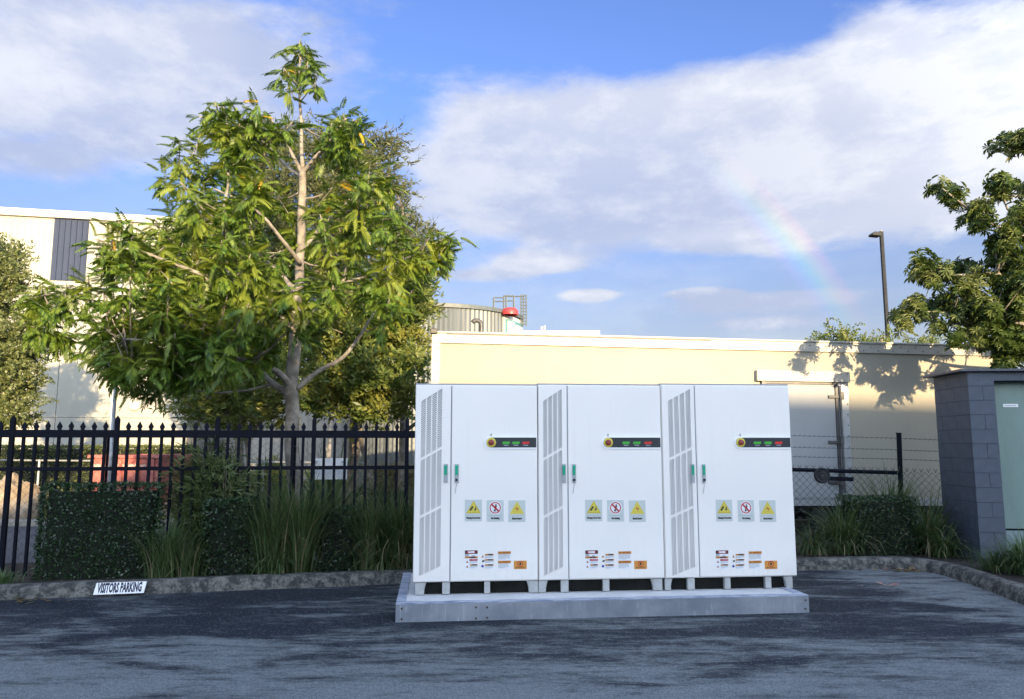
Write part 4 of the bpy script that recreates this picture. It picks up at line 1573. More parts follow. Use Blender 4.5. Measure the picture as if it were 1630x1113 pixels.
def chain_left():
    ang = math.atan2(FB.y - FA.y, FB.x - FA.x)
    off = Vector((-math.sin(ang), math.cos(ang))) * 0.30
    L = 6.6
    o = thing('chain_link_fence', 'fine wire mesh fence close behind the black picket fence', 'fence', (FA.x + off.x, FA.y + off.y, 0.0), ang)
    q = chain_mesh(L, 0.08, 1.72, 0.10, 0.0022, False)
    tag(q.build('wire_mesh', M['wire'], o), kind='stuff')
    for x in (0.05, 2.35, 4.65, 6.55):
        q = MB()
        q.tube([(x, 0.03, 0), (x, 0.03, 1.74)], 0.018, 8)
        q.build('post', M['fence'], o)


chain_left()


def chain_right():
    Y = 11.6
    xa, xb = 2.3, 9.2
    slope = -0.030
    o = thing('chain_link_fence', 'black chain-link fence with three barbed strands in front of the trailer', 'fence', (xa, Y, 0.0), R(1.5))
    o.rotation_euler = (0, -math.atan(slope), R(1.5))
    zz = lambda px, py: at(px, py, Y).z - slope * (at(px, py, Y).x - xa)
    ztop = zz(1300, 741)
    q = chain_mesh(xb - xa, 0.35, ztop - 0.03, 0.111, 0.0042)
    tag(q.build('wire_mesh', M['wire'], o), kind='stuff')
    for py in (692.5, 711.0, 726.0):
        z = zz(1265, py)
        q = MB()
        n = 46
        pts = [((xb - xa) * i / n, 0, z - 0.012 * math.sin(math.pi * ((i % 23) / 23)) ) for i in range(n + 1)]
        q.tube(pts, 0.0042, 4, cap=False)
        for i in range(0, n * 2):
            x = (xb - xa) * (i + .5) / (2 * n)
            q.tube([(x - 0.012, 0.01, z - 0.014 - 0.006), (x + 0.012, -0.01, z + 0.014 - 0.006)], 0.003, 3, cap=False)
        q.build('barbed_wire', M['wire'], o)
    zr = zz(1300, 749)
    px_ = at(1434, 750, Y)
    xp = px_.x - xa
    q = MB()
    q.tube([(0, 0, zr), (xp - 0.02, 0, zr - 0.0)], 0.030, 8)
    q.build('top_rail', M['fence'], o)
    zp = zz(1434, 691)
    q = MB()
    q.tube([(xp, 0, -0.1), (xp, 0, zp)], 0.036, 10)
    q.tube([(xp, 0, zp + .001), (xp, 0, zp + 0.02)], 0.040, 10)
    q.build('post', M['fence'], o)
    for x in (0.1, xp + 3.0):
        q = MB()
        q.tube([(x, 0, -0.1), (x, 0, zp)], 0.036, 10)
        q.build('post', M['fence'], o)
    # round gate latch on the rail
    c_ = at(1305, 757, Y)
    x, z = c_.x - xa, zz(1305, 757)
    q = MB()
    n = 20
    pr = [(0.005, -0.085), (0.055, -0.085), (0.06, -0.07), (0.085, -0.07), (0.105, -0.085), (0.12, -0.07), (0.122, -0.035), (0.10, -0.032)]
    vs = [(x + r * math.cos(2 * math.pi * i / n), y, z + r * math.sin(2 * math.pi * i / n)) for r, y in pr for i in range(n)]
    q.add(vs, [(j * n + i, j * n + (i + 1) % n, (j + 1) * n + (i + 1) % n, (j + 1) * n + i) for j in range(len(pr) - 1) for i in range(n)])
    lt = q.build('gate_latch', M['chassis'], o, smooth=False)
    q = MB()
    q.box(x + 0.09, x + 0.48, -0.07, -0.035, z - 0.075, z - 0.012)
    q.build('latch_arm', M['fence'], lt, bevel=0.006)


chain_right()


def pipe_fence():
    o = thing('pipe_rail_fence', 'low galvanised pipe rail fence beyond the road by the red skip', 'fence', (0, 21.0, 0.1))
    za = at(0, 731, 21.0).z - 0.1
    q = MB()
    q.tube([(-18, 0, za), (-4, 0, za - 0.1)], 0.024, 8)
    q.build('rail', M['galv'], o)
    for px in (-120, 63, 250, 420):
        p = at(px, 731, 21.0)
        q = MB()
        q.tube([(p.x, 0, 0), (p.x, 0, za - 0.02)], 0.03, 8)
        q.build('post', M['galv'], o)
    q = chain_mesh(9.0, 0.05, za - 0.08, 0.14, 0.0022, False)
    ob = tag(q.build('wire_mesh', M['wire'], o), kind='stuff')
    ob.location = (-16.0, 0, 0)


pipe_fence()

p = at(179, 690, 12.0)
q = MB()
q.tube([(0, 0, 0), (0, 0, at(182, 600, 12.0).z)], 0.028, 10)
q.lathe([(0.075, 0.0), (0.075, 0.02), (0.04, 0.03)], 12)
tag(q.build('steel_pole', M['galv'], loc=(p.x, 12.0, 0.01), smooth=True), 'slim galvanised pole standing behind the fence near the red skip', 'pole')


# street lamps ---------------------------------------------------------------
def lamp_right():
    Y = 26.0
    t, bt = at(1400, 369, Y), at(1408, 540, Y)
    o = thing('street_lamp', 'tall dark post lamp with a flat head rising behind the trailer', 'street lamp', (bt.x + 0.12, Y, 0.1))
    h = t.z - 0.1
    q = MB()
    q.tube([(0, 0, 0), (0, 0, h)], [0.085, 0.075], 8)
    q.build('pole', M['chassis'], o)
    q = MB()
    q.box(-0.04, 0.04, -0.04, 0.04, h - 0.12, h + 0.03)
    q.build('bracket', M['steel'], o)
    q = MB()
    q.prism([(-0.40, h - 0.10), (-0.38, h - 0.16), (-0.08, h - 0.19), (-0.05, h - 0.05), (-0.30, h - 0.03)], -0.16, 0.16)
    q.build('lamp_head', M['chassis'], o, bevel=0.015)


lamp_right()


def lamp_left():
    """stands left of the view; its shadow falls on the cream building"""
    P = at(124, 600, 30.6)
    s = anti.normalized()
    t = 14.0 / s.y
    q0 = P - s * t
    o = thing('street_lamp', 'curved arm street lamp left of the small-leaved tree, shadow on the cream wall', 'street lamp', (q0.x, q0.y, 0.1))
    h = q0.z + 0.05
    q = MB()
    pts = [(0, 0, 0), (0, 0, h * .5), (0, 0, h - 0.1), (-0.03, 0, h + 0.15), (-0.15, 0, h + 0.32), (-0.40, 0, h + 0.36), (-0.75, 0, h + 0.26)]
    q.tube(pts, [0.1, 0.085, 0.07, 0.06, 0.055, 0.05, 0.05], 8)
    q.build('pole', M['galv'], o, smooth=True)
    q = MB()
    q.prism([(-1.35, h + .02), (-1.3, h - .05), (-0.75, h + .12), (-0.7, h + .30), (-1.2, h + .14)], -0.13, 0.13)
    q.build('lamp_head', M['galv'], o, bevel=0.03)


lamp_left()


# red skip, rocks, blank sign --------------------------------------------------
def skip_bin():
    Y = 18.6
    A, B = at(146, 800, Y), at(250, 800, Y)
    W_ = B.x - A.x
    o = thing('skip_bin', 'red steel skip bin parked on the verge beyond the picket fence', 'skip bin', ((A.x + B.x) / 2, Y, 0.1), R(-4))
    H = at(200, 726, Y).z - 0.1
    a, b = W_ / 2, W_ / 2 * 1.10
    D = 1.5
    q = MB()
    vs = [(-a, 0, 0.12), (a, 0, 0.12), (a, D, 0.12), (-a, D, 0.12), (-b, -0.12, H), (b, -0.12, H), (b, D + .12, H), (-b, D + .12, H)]
    q.add(vs, [(3, 2, 1, 0), (0, 1, 5, 4), (1, 2, 6, 5), (2, 3, 7, 6), (3, 0, 4, 7)])
    ws = 0.05
    vi = [(-b + ws, -0.12 + ws, H - .01), (b - ws, -0.12 + ws, H - .01), (b - ws, D + .12 - ws, H - .01), (-b + ws, D + .12 - ws, H - .01), (-a + ws, ws, 0.2), (a - ws, ws, .2), (a - ws, D - ws, .2), (-a + ws, D - ws, .2)]
    q.add(vi, [(0, 1, 5, 4), (1, 2, 6, 5), (2, 3, 7, 6), (3, 0, 4, 7), (4, 5, 6, 7)])
    q.build('body', M['skip'], o)
    q = MB()
    q.box(-b - .04, b + .04, -0.17, -0.09, H - .05, H + .03)
    q.box(-b - .04, b + .04, D + .09, D + .17, H - .05, H + .03)
    q.box(-b - .04, -b + .04, -0.089, D + .089, H - .05, H + .03)
    q.box(b - .04, b + .04, -0.089, D + .089, H - .05, H + .03)
    q.build('rim', M['skip'], o, bevel=0.01)
    for x in (-0.62, -0.1, 0.42, 0.85):
        q = MB()
        x1, x2 = x * a, x * b
        q.add([(x1 - .04, -0.005, .13), (x1 + .04, -0.005, .13), (x2 + .04, -.122, H - .06), (x2 - .04, -.122, H - .06),
               (x1 - .03, -0.05, .13), (x1 + .03, -0.05, .13), (x2 + .03, -.165, H - .06), (x2 - .03, -.165, H - .06)],
              [(4, 5, 6, 7), (0, 4, 7, 3), (1, 2, 6, 5), (0, 1, 5, 4), (3, 7, 6, 2)])
        q.build('rib', M['skip'], o)
    q = MB()
    z0, z1 = H - .34, H - .20
    yf = lambda z: -0.12 * (z - .12) / (H - .12) - 0.006
    q.add([(-b * .93, yf(z0), z0), (b * .62, yf(z0), z0), (b * .62, yf(z1), z1), (-b * .95, yf(z1), z1)], [(0, 1, 2, 3)])
    q.build('painted_band', M['skipband'], o)
    for x in (-a * .7, a * .7):
        q = MB()
        q.box(x - .06, x + .06, 0.1, D - .1, 0.0, 0.12)
        q.build('skid', M['steel'], o)


skip_bin()


def rock(px, py, Y, sx, sy, sz, label, seed):
    P = at(px, py, Y)
    bm = bmesh.new()
    bmesh.ops.create_icosphere(bm, subdivisions=4, radius=1.0)
    for v in bm.verts:
        n = mnoise.fractal(v.co * 1.1 + Vector((seed, 0, 0)), 1.0, 2.0, 4) * 0.35
        f = 1 + n
        v.co = Vector((v.co.x * sx * f, v.co.y * sy * f, max(-0.25, v.co.z) * sz * f))
    me = bpy.data.meshes.new('boulder')
    bm.to_mesh(me)
    bm.free()
    me.materials.append(M['rock'])
    o = link('boulder', me, None, 0, (P.x, Y, 0.1 + 0.2 * sz))
    tag(o, label, 'boulder', 'sandstone boulders on the verge')


rock(14, 790, 16.3, 0.62, 0.5, 0.72, 'pale sandstone boulder left of the hedge at the photo edge', 1)
rock(298, 780, 16.8, 0.45, 0.4, 0.62, 'tan sandstone boulder right of the red skip', 5)
rock(345, 790, 17.5, 0.5, 0.4, 0.55, 'sandstone boulder behind the tall shrub, right of the red skip', 9)


def blank_sign():
    Y = FA.y + (at(525, 745, 9.9).x - FA.x) / (FB.x - FA.x) * (FB.y - FA.y) + 0.20
    a, b = at(497, 729.5, Y), at(551, 763.5, Y)
    o = thing('blank_sign', 'plain white rectangular sign hung on the back of the picket fence', 'sign', (a.x, Y, 0), R(8))
    q = MB()
    q.box(0, b.x - a.x, 0.0, 0.008, b.z, a.z)
    q.build('board', M['panel_white'], o)
    q = MB()
    for x in (0.05, b.x - a.x - .05):
        q.box(x - .012, x + .012, -0.17, -0.001, a.z - .06, a.z - .035)
    q.build('bracket', M['galv'], o)


blank_sign()


# ------------------------------------------------------------------ foliage kit
def frond_template(pairs=7, droop=0.38, ll=0.34, lw=0.085, fold=0.35):
    """compound leaf of unit length along +x, hanging at its tip; z up"""
    V, F = [], []

    def rach(t):
        return np.array([t * (1 - 0.12 * t), 0, -droop * t * t])
    for i in range(1, pairs + 1):
        t = 0.16 + 0.80 * (i - 0.5) / pairs
        p = rach(t)
        L = ll * (1 - 0.55 * abs(t - 0.5))
        for s in (-1, 1):
            d = np.array([0.38, s * 0.62, -fold - 0.30 * t])
            d /= np.linalg.norm(d)
            side = np.cross(d, [0.35, s * 0.15, 1.0])
            side /= np.linalg.norm(side)
            b = len(V)
            mid = p + d * L * 0.45
            V += [p, mid + side * lw * .5, p + d * L, mid - side * lw * .5 + np.array([0, 0, 0.01])]
            F += [(b, b + 1, b + 2), (b, b + 2, b + 3)]
    p = rach(0.96)
    d = rach(1.0) - rach(0.85)
    d /= np.linalg.norm(d)
    b = len(V)
    V += [p, p + d * ll * .45 + np.array([0, lw * .5, 0]), p + d * ll, p + d * ll * .45 - np.array([0, lw * .5, 0])]
    F += [(b, b + 1, b + 2), (b, b + 2, b + 3)]
    for i in range(3):                              # stalk
        t0, t1 = i / 3, (i + 1) / 3
        b = len(V)
        a0, a1 = rach(t0), rach(t1)
        w = np.array([0, 0.010, 0])
        V += [a0 - w, a0 + w, a1 + w, a1 - w]
        F += [(b, b + 1, b + 2), (b, b + 2, b + 3)]
    return np.array(V), np.array(F)


def sprig_template(n=10, ll=0.3, lw=0.06, spread=0.6, seed=0, droop=0.3):
    r = np.random.default_rng(seed)
    V, F = [], []
    for i in range(n):
        t = 0.1 + 0.9 * (i + r.uniform(0, .6)) / n
        p = np.array([t, r.uniform(-.05, .05), -droop * t * t + r.uniform(-.05, .05)])
        a = r.uniform(0, 2 * math.pi)
        d = np.array([r.uniform(.25, .9), math.cos(a) * spread, math.sin(a) * spread - droop])
        d /= np.linalg.norm(d)
        side = np.cross(d, r.normal(size=3))
        side /= np.linalg.norm(side)
        L = ll * r.uniform(.7, 1.2)
        b = len(V)
        mid = p + d * L * .45
        V += [p, mid + side * lw * .5, p + d * L, mid - side * lw * .5]
        F += [(b, b + 1, b + 2), (b, b + 2, b + 3)]
    return np.array(V), np.array(F)


def frames(D, roll):
    """rotation matrices (n,3,3) whose x axis is D and z axis as near up as possible, rolled"""
    D = D / np.linalg.norm(D, axis=1, keepdims=True)
    up = np.tile(np.array([0, 0, 1.0]), (len(D), 1))
    up[np.abs(D[:, 2]) > 0.96] = [0, 1, 0.0]
    Yv = np.cross(up, D)
    Yv /= np.linalg.norm(Yv, axis=1, keepdims=True)
    Z = np.cross(D, Yv)
    c, s = np.cos(roll)[:, None], np.sin(roll)[:, None]
    Y2 = Yv * c + Z * s
    Z2 = -Yv * s + Z * c
    return np.stack([D, Y2, Z2], axis=2)


def scatter(T, P, Rm, S):
    V, F = T
    n, k = len(P), len(V)
    out = np.einsum('nij,kj->nki', Rm, V) * S[:, None, None] + P[:, None, :]
    Fo = (F[None] + (np.arange(n) * k)[:, None, None]).reshape(-1, F.shape[1])
    return out.reshape(-1, 3), Fo


def rosette(P, axis, n, twig, lo, hi):
    """base points and directions of n fronds about a shoot tip"""
    axis = np.asarray(axis, float)
    axis /= np.linalg.norm(axis)
    az = RNG.uniform(0, 2 * math.pi) + np.arange(n) * 2.399
    el = np.radians(RNG.uniform(lo, hi, n))
    D = np.stack([np.cos(el) * np.cos(az), np.cos(el) * np.sin(az), np.sin(el)], 1)
    D = D + axis * 0.45
    t = RNG.uniform(0, 1, (n, 1))
    B = np.asarray(P)[None] - axis[None] * twig * t
    return B, D


def in_poly(x, y, poly):
    c = False
    j = len(poly) - 1
    for i in range(len(poly)):
        xi, yi = poly[i]
        xj, yj = poly[j]
        if (yi > y) != (yj > y) and x < (xj - xi) * (y - yi) / (yj - yi) + xi:
            c = not c
        j = i
    return c


def fill_poly(poly, dmin, avoid=None, tries=6000, seed=1):
    r = random.Random(seed)
    xs = [p[0] for p in poly]
    ys = [p[1] for p in poly]
    out = []
    for _ in range(tries):
        x, y = r.uniform(min(xs), max(xs)), r.uniform(min(ys), max(ys))
        if not in_poly(x, y, poly):
            continue
        if avoid and in_poly(x, y, avoid):
            continue
        if all((x - a) ** 2 + (y - b) ** 2 > dmin * dmin for a, b in out):
            out.append((x, y))
    return out


def branch_to(mb_, sk, P, r0, r1, sag=0.12):
    """curved twig from the nearest lower skeleton point to P"""
    P = Vector(P)
    best, bd = None, 1e9
    for q, r in sk:
        d = (P - q)
        cost = d.length + (2.0 * max(0, q.z - P.z + 0.1)) - 0.3 * r * 10
        if cost < bd:
            bd, best = cost, (q, r)
    q, r = best
    d = P - q
    a = min(r * 0.6, r0)
    pts = []
    for i in range(6):
        t = i / 5
        p = q + d * t
        p.z -= sag * d.length * math.sin(math.pi * t) * (0.6 + 0.4 * (1 - t))
        p += Vector((mnoise.noise(p * 3.0), mnoise.noise(p * 3.0 + Vector((9, 0, 0))), 0)) * 0.05 * math.sin(math.pi * t)
        pts.append(p)
    mb_.tube(pts, [a + (r1 - a) * i / 5 for i in range(6)], 5)
    return (P - pts[-2]).normalized()


def limb(sk, mb_, pts, r0, r1, Yf=None, n=8):
    """pts: (px, py, Y); returns smooth limb and adds to the skeleton list"""
    P = [at(*p) for p in pts]
    C = []
    for i in range(len(P) - 1):
        p0, p1, p2, p3 = P[max(i - 1, 0)], P[i], P[i + 1], P[min(i + 2, len(P) - 1)]
        for k in range(5):
            t = k / 5
            C.append(0.5 * ((2 * p1) + (p2 - p0) * t + (2 * p0 - 5 * p1 + 4 * p2 - p3) * t * t + (3 * p1 - p0 - 3 * p2 + p3) * t ** 3))
    C.append(P[-1])
    m_ = len(C)
    rad = [r0 + (r1 - r0) * (i / (m_ - 1)) ** 0.8 for i in range(m_)]
    C = [c + Vector((mnoise.noise(c * 2.1), mnoise.noise(c * 2.1 + Vector((5, 0, 0))), 0)) * 0.03 for c in C]
    mb_.tube(C, rad, n)
    sk.extend(zip(C, rad))


def whorl_template(n, seed):
    """pointed leaves spreading from one shoot tip and hanging; axis along +x"""
    r = np.random.default_rng(seed)
    V, F = [], []
    for i in range(n):
        a = 2 * math.pi * (i + r.uniform(-.25, .25)) / n
        out = np.array([0.25 + r.uniform(-.2, .3), math.cos(a), math.sin(a)])
        out /= np.linalg.norm(out)
        side = np.cross(out, [1.0, 0, 0])
        side /= np.linalg.norm(side)
        L = r.uniform(.75, 1.15)
        w = .095 * r.uniform(.8, 1.2)
        p0 = np.zeros(3)
        p1 = out * L * .5
        p2 = p1 + (out * .8 - np.array([.55, 0, 0])) * L * .5
        b = len(V)
        V += [p0, p1 + side * w, p2, p1 - side * w]
        F += [(b, b + 1, b + 2), (b, b + 2, b + 3)]
    return np.array(V), np.array(F)


FROND = [frond_template(8, 0.45, 0.40, 0.098, 0.55), frond_template(8, 0.70, 0.38, 0.092, 0.80), frond_template(7, 0.30, 0.42, 0.10, 0.40)]


# ------------------------------------------------------------------ main tree
def main_tree():
    Y = 10.9
    base = at(468, 800, Y)
    o = thing('leafy_tree', 'large leafy tree with feathery bright green leaves rising behind the picket fence', 'tree', (base.x, Y, 0.1))
    o_inv = Vector((base.x, Y, 0.1))
    sk = []
    tr = MB()
    r = 0.115
    limb(sk, tr, [(469, 905, Y), (469, 800, Y), (466, 700, Y), (464, 620, Y), (468, 560, Y), (471, 520, Y)], r, 0.085, n=12)
    limb(sk, tr, [(471, 520, Y), (474, 470, Y + .05), (478, 400, Y + .1), (480, 330, Y + .05), (480, 270, Y)], 0.08, 0.052, n=10)
    limb(sk, tr, [(480, 270, Y), (480, 210, Y), (478, 150, Y), (477, 95, Y)], 0.036, 0.012, n=8)
    limb(sk, tr, [(480, 278, Y), (462, 240, Y - .05), (443, 208, Y - .1), (425, 185, Y - .2)], 0.032, 0.014)
    limb(sk, tr, [(480, 275, Y), (505, 245, Y - .1), (532, 215, Y - .2), (553, 188, Y - .3)], 0.032, 0.014)
    limb(sk, tr, [(480, 282, Y), (455, 262, Y + .4), (420, 225, Y + .9), (385, 190, Y + 1.2)], 0.03, 0.012)
    limb(sk, tr, [(464, 615, Y), (440, 590, Y - .3), (405, 578, Y - .7), (340, 560, Y - 1.1), (270, 545, Y - 1.4), (200, 540, Y - 1.5)], 0.055, 0.014)
    limb(sk, tr, [(464, 630, Y), (430, 606, Y + .2), (400, 575, Y + .4), (330, 520, Y + .4), (250, 470, Y + .1), (150, 460, Y - .2), (70, 470, Y - .3)], 0.055, 0.012)
    limb(sk, tr, [(472, 620, Y), (505, 592, Y + .1), (545, 568, Y + .2), (575, 535, Y + .3), (593, 505, Y + .3), (640, 450, Y + .5)], 0.045, 0.014)
    limb(sk, tr, [(471, 535, Y), (492, 510, Y - .2), (510, 488, Y - .4), (540, 455, Y - .6), (595, 436, Y - .7), (640, 421, Y - .8)], 0.05, 0.014)
    limb(sk, tr, [(540, 455, Y - .6), (548, 440, Y - .6), (556, 400, Y - .5), (575, 350, Y - .4)], 0.03, 0.012)
    limb(sk, tr, [(595, 436, Y - .7), (650, 410, Y - .3), (690, 388, Y), (715, 378, Y + .1)], 0.026, 0.01)
    limb(sk, tr, [(470, 530, Y), (440, 500, Y - .5), (400, 470, Y - .9), (368, 440, Y - 1.1), (357, 400, Y - 1.2), (355, 340, Y - 1.2)], 0.05, 0.016)
    limb(sk, tr, [(355, 345, Y - 1.2), (362, 280, Y - 1.1), (362, 210, Y - 1.0), (355, 170, Y - .9)], 0.022, 0.010)
    limb(sk, tr, [(474, 470, Y), (440, 430, Y + .5), (380, 380, Y + .9), (310, 320, Y + 1.0), (285, 280, Y + 1.0)], 0.045, 0.012)
    limb(sk, tr, [(400, 470, Y - .9), (330, 440, Y - 1.2), (250, 410, Y - 1.3), (180, 385, Y - 1.2), (155, 385, Y - 1.2)], 0.035, 0.010)
    limb(sk, tr, [(478, 400, Y + .1), (520, 350, Y + .5), (570, 310, Y + .7), (620, 280, Y + .6)], 0.04, 0.012)
    limb(sk, tr, [(478, 420, Y), (440, 370, Y - .5), (400, 330, Y - .8), (340, 300, Y - .9)], 0.035, 0.012)
    # drooping crown outline (photo pixels) and the shoots that fill it
    outline = [(425, 165), (445, 190), (520, 205), (520, 180), (580, 185), (580, 215), (592, 250), (640, 285), (640, 325), (632, 360), (700, 372),
               (725, 378), (680, 400), (672, 455), (645, 480), (600, 480), (560, 470), (520, 470), (500, 500), (480, 520), (440, 530), (400, 545), (350, 560),
               (290, 575), (260, 590), (205, 600), (190, 570), (110, 548), (100, 535), (180, 515), (160, 495), (90, 490), (35, 475), (50, 450), (130, 440), (175, 425), (200, 405),
               (140, 395), (140, 372), (190, 350), (225, 335), (260, 320), (255, 275), (295, 260), (280, 225), (305, 190), (345, 158), (395, 148)]
    avoid = [(420, 200), (540, 200), (525, 330), (445, 330)]
    pts = fill_poly(outline, 29, avoid, 9000, 3)
    low = [(480, 515), (440, 535), (400, 548), (350, 562), (290, 578), (260, 592), (205, 602), (190, 575), (115, 550), (150, 520), (220, 500), (300, 480), (400, 470), (480, 480)]
    pts += fill_poly(low, 30, None, 4000, 8)
    pts += [(478, 62), (470, 78), (488, 80), (478, 90), (490, 98), (452, 108), (503, 112), (458, 138), (502, 132), (470, 105), (720, 380), (700, 375), (60, 470), (105, 545), (150, 380), (205, 595), (575, 185), (560, 205), (345, 165), (545, 180)]
    tips = []
    cxp, cyp = 400.0, 390.0
    for i, (x, y) in enumerate(pts):
        rr = min(1.0, math.hypot((x - cxp) / 340, (y - cyp) / 320))
        ext = 2.2 * math.sqrt(max(0.05, 1 - rr * rr))
        u = RNG.random()
        if y < 160:
            ext = 0.3
        dpt = (-ext * RNG.uniform(.35, 1.0)) if u < 0.60 else ext * RNG.uniform(0.0, 1.0)
        yy = Y + dpt
        f_ = yy / Y
        tips.append(at(x, y, yy))
    tw = MB()
    BB, DD = [], []
    for P in tips:
        ax = branch_to(tw, sk, P, 0.020, 0.006)
        axis = np.array([ax.x, ax.y, ax.z]) + np.array([0, 0, 0.5])
        n = int(RNG.integers(30, 44))
        if at(478, 150, P.y).z < P.z:
            n = 11
            axis = np.array([0, 0, 1.0])
        B, D = rosette(P, axis, n, 0.55 if n > 11 else 0.2, -60, 55 if n > 11 else 10)
        B = B + RNG.uniform(-.07, .07, B.shape)
        ua = axis / np.linalg.norm(axis)
        q0 = Vector(P) - Vector(ua.tolist()) * (0.55 if n > 11 else 0.2)
        tw.tube([q0, (q0 + P) / 2 + Vector((0, 0, .015)), P], [0.007, 0.006, 0.004], 4)
        BB.append(B)
        DD.append(D)
    BB, DD = np.concatenate(BB), np.concatenate(DD)
    n = len(BB)
    S = RNG.uniform(.17, .30, n)
    tr.build('trunk', M['bark'], o, smooth=True)
    tag(tw.build('branches', M['bark'], o, smooth=True), kind='stuff')
    for name in ('trunk', 'branches'):
        pass
    for ch in o.children:
        ch.matrix_parent_inverse = Matrix.Translation(-o_inv)
    # the fronds nearest the camera are single leaves, the rest one mass
    Rm = frames(DD, RNG.uniform(-.5, .5, n))
    order = np.argsort(BB[:, 1])
    front = order[:260]
    single = set(front.tolist())
    yl = [(412, 290), (535, 348), (560, 312), (575, 312), (420, 285), (185, 405), (420, 150), (410, 185), (580, 212), (460, 110), (440, 100), (570, 190)]
    lm = []
    for k in range(3):
        V, F = FROND[k]
        for nm, m in (('g', M['leaf']), ('y', M['leaf_yellow'])):
            me = bpy.data.meshes.new('leaf')
            me.from_pydata(V.tolist(), [], F.tolist())
            me.materials.append(m)
            lm.append(me)
    # choose yellow fronds: those whose projection is nearest to the marked spots
    proj = []
    c, s = math.cos(PITCH), math.sin(PITCH)
    rel = BB - np.array([0, 0, CAMH])
    yc = rel[:, 1] * c + rel[:, 2] * s
    zc = -rel[:, 1] * s + rel[:, 2] * c
    px, py = CX + FPX * rel[:, 0] / yc, CY - FPX * zc / yc
    yellow = set()
    for (x, y) in yl:
        d2 = (px - x) ** 2 + (py - y) ** 2 + (BB[:, 1] - BB[:, 1].min()) * 150
        for j in np.argsort(d2)[:1]:
            yellow.add(int(j))
    single |= yellow
    for i in sorted(single):
        k = i % 3
        ob = link('leaf', lm[2 * k + (1 if i in yellow else 0)], o)
        mt = Matrix.Translation(Vector(BB[i]) - o_inv) @ (Matrix(Rm[i].tolist()).to_4x4()) @ Matrix.Scale(float(S[i]) * (0.8 if i in yellow else 1), 4)
        ob.matrix_local = mt
        if i in yellow:
            ob['label'] = 'yellowed drooping leaf'
    rest = np.array([i for i in range(n) if i not in single])
    Vs, Fs, b = [], [], 0
    for k in range(3):
        idx = rest[rest % 3 == k]
        V, F = scatter(FROND[k], BB[idx] - np.array(o_inv), Rm[idx], S[idx])
        Vs.append(V)
        Fs.append(F + b)
        b += len(V)
    np_obj('foliage', np.concatenate(Vs), np.concatenate(Fs), M['leaf'], o, 'stuff')
    return o


main_tree()


# ------------------------------------------------------------------ other trees
def sprig_tree(name, label, group, Y, outline, dmin, limbs, per, length, tmpl, m, bark, thick=1.4, seed=2, avoid=None, droop=-20, extra=None, axis_up=0.3):
    base = at(*limbs[0][0][0])
    o = thing(name, label, 'tree', (base.x, base.y, 0.1), 0, group)
    off = Vector((base.x, base.y, 0.1))
    sk = []
    tr = MB()
    for pts, r0, r1 in limbs:
        limb(sk, tr, pts, r0, r1, n=8)
    pts = fill_poly(outline, dmin, avoid, 7000, seed)
    if extra:
        pts += extra
    tw = MB()
    BB, DD = [], []
    for (x, y) in pts:
        P = at(x, y, Y + RNG.uniform(-thick, thick))
        ax = branch_to(tw, sk, P, 0.022, 0.005, 0.05)
        B, D = rosette(P, np.array([ax.x, ax.y, ax.z]) + np.array([0, 0, axis_up]), per, length * 1.1, droop, 60)
        BB.append(B + RNG.normal(0, length * .35, B.shape))
        DD.append(D)
    BB, DD = np.concatenate(BB), np.concatenate(DD)
    n = len(BB)
    V, F = scatter(tmpl, BB - np.array(off), frames(DD, RNG.uniform(-1.5, 1.5, n)), RNG.uniform(.7, 1.25, n) * length)
    np_obj('foliage', V, F, m, o, 'stuff')
    for nm, q in (('trunk', tr), ('branches', tw)):
        ob = q.build(nm, bark, o, smooth=True)
        if nm == 'branches':
            ob['kind'] = 'stuff'
        ob.matrix_parent_inverse = Matrix.Translation(-off)
    return o


T_fine = sprig_template(18, 0.32, 0.070, 0.6, 1, 0.45)
T_lance = sprig_template(15, 0.36, 0.120, 0.7, 2, 0.35)
T_small = sprig_template(16, 0.24, 0.13, 0.9, 3, 0.1)
G = 'trees beyond the picket fence'
Yb = 17.5
sprig_tree('olive_tree', 'tall grey-green fine-leaved tree behind the feathery tree, top right of its crown', G, 18.5,
           [(400, 215), (470, 200), (560, 235), (610, 212), (638, 235), (632, 275), (645, 330), (672, 370), (678, 440), (660, 490), (640, 500), (560, 470), (480, 460), (420, 420), (395, 340), (390, 260)],
           20, [([(560, 800, 18.5), (565, 640, 18.5), (560, 480, 18.5), (550, 360, 18.5), (545, 270, 18.5)], 0.16, 0.05),
                ([(562, 560, 18.5), (600, 470, 18.3), (635, 390, 18.2), (640, 330, 18.2)], 0.09, 0.03),
                ([(560, 480, 18.5), (500, 400, 18.6), (450, 320, 18.6), (430, 270, 18.6)], 0.08, 0.03)],
           34, 0.44, T_fine, M['leaf_grey'], M['bark_dark'], 1.8, 5)
sprig_tree('olive_tree', 'yellow-green bushy tree between the feathery tree trunk and the trailer end', G, 17.2,
           [(500, 470), (560, 480), (640, 440), (668, 430), (675, 480), (660, 520), (660, 600), (672, 635), (655, 650), (600, 655), (540, 650), (500, 640), (485, 600), (480, 530)],
           19, [([(640, 800, 17.2), (640, 720, 17.2), (642, 640, 17.2), (648, 545, 17.1), (650, 480, 17.1)], 0.10, 0.03),
                ([(600, 790, 17.0), (575, 700, 17.0), (572, 620, 17.0), (577, 540, 17.0)], 0.075, 0.02),
                ([(640, 690, 17.2), (690, 650, 17.0), (700, 620, 17.0)], 0.05, 0.02)],
           30, 0.44, T_lance, M['leaf_back'], M['bark'], 1.3, 6)
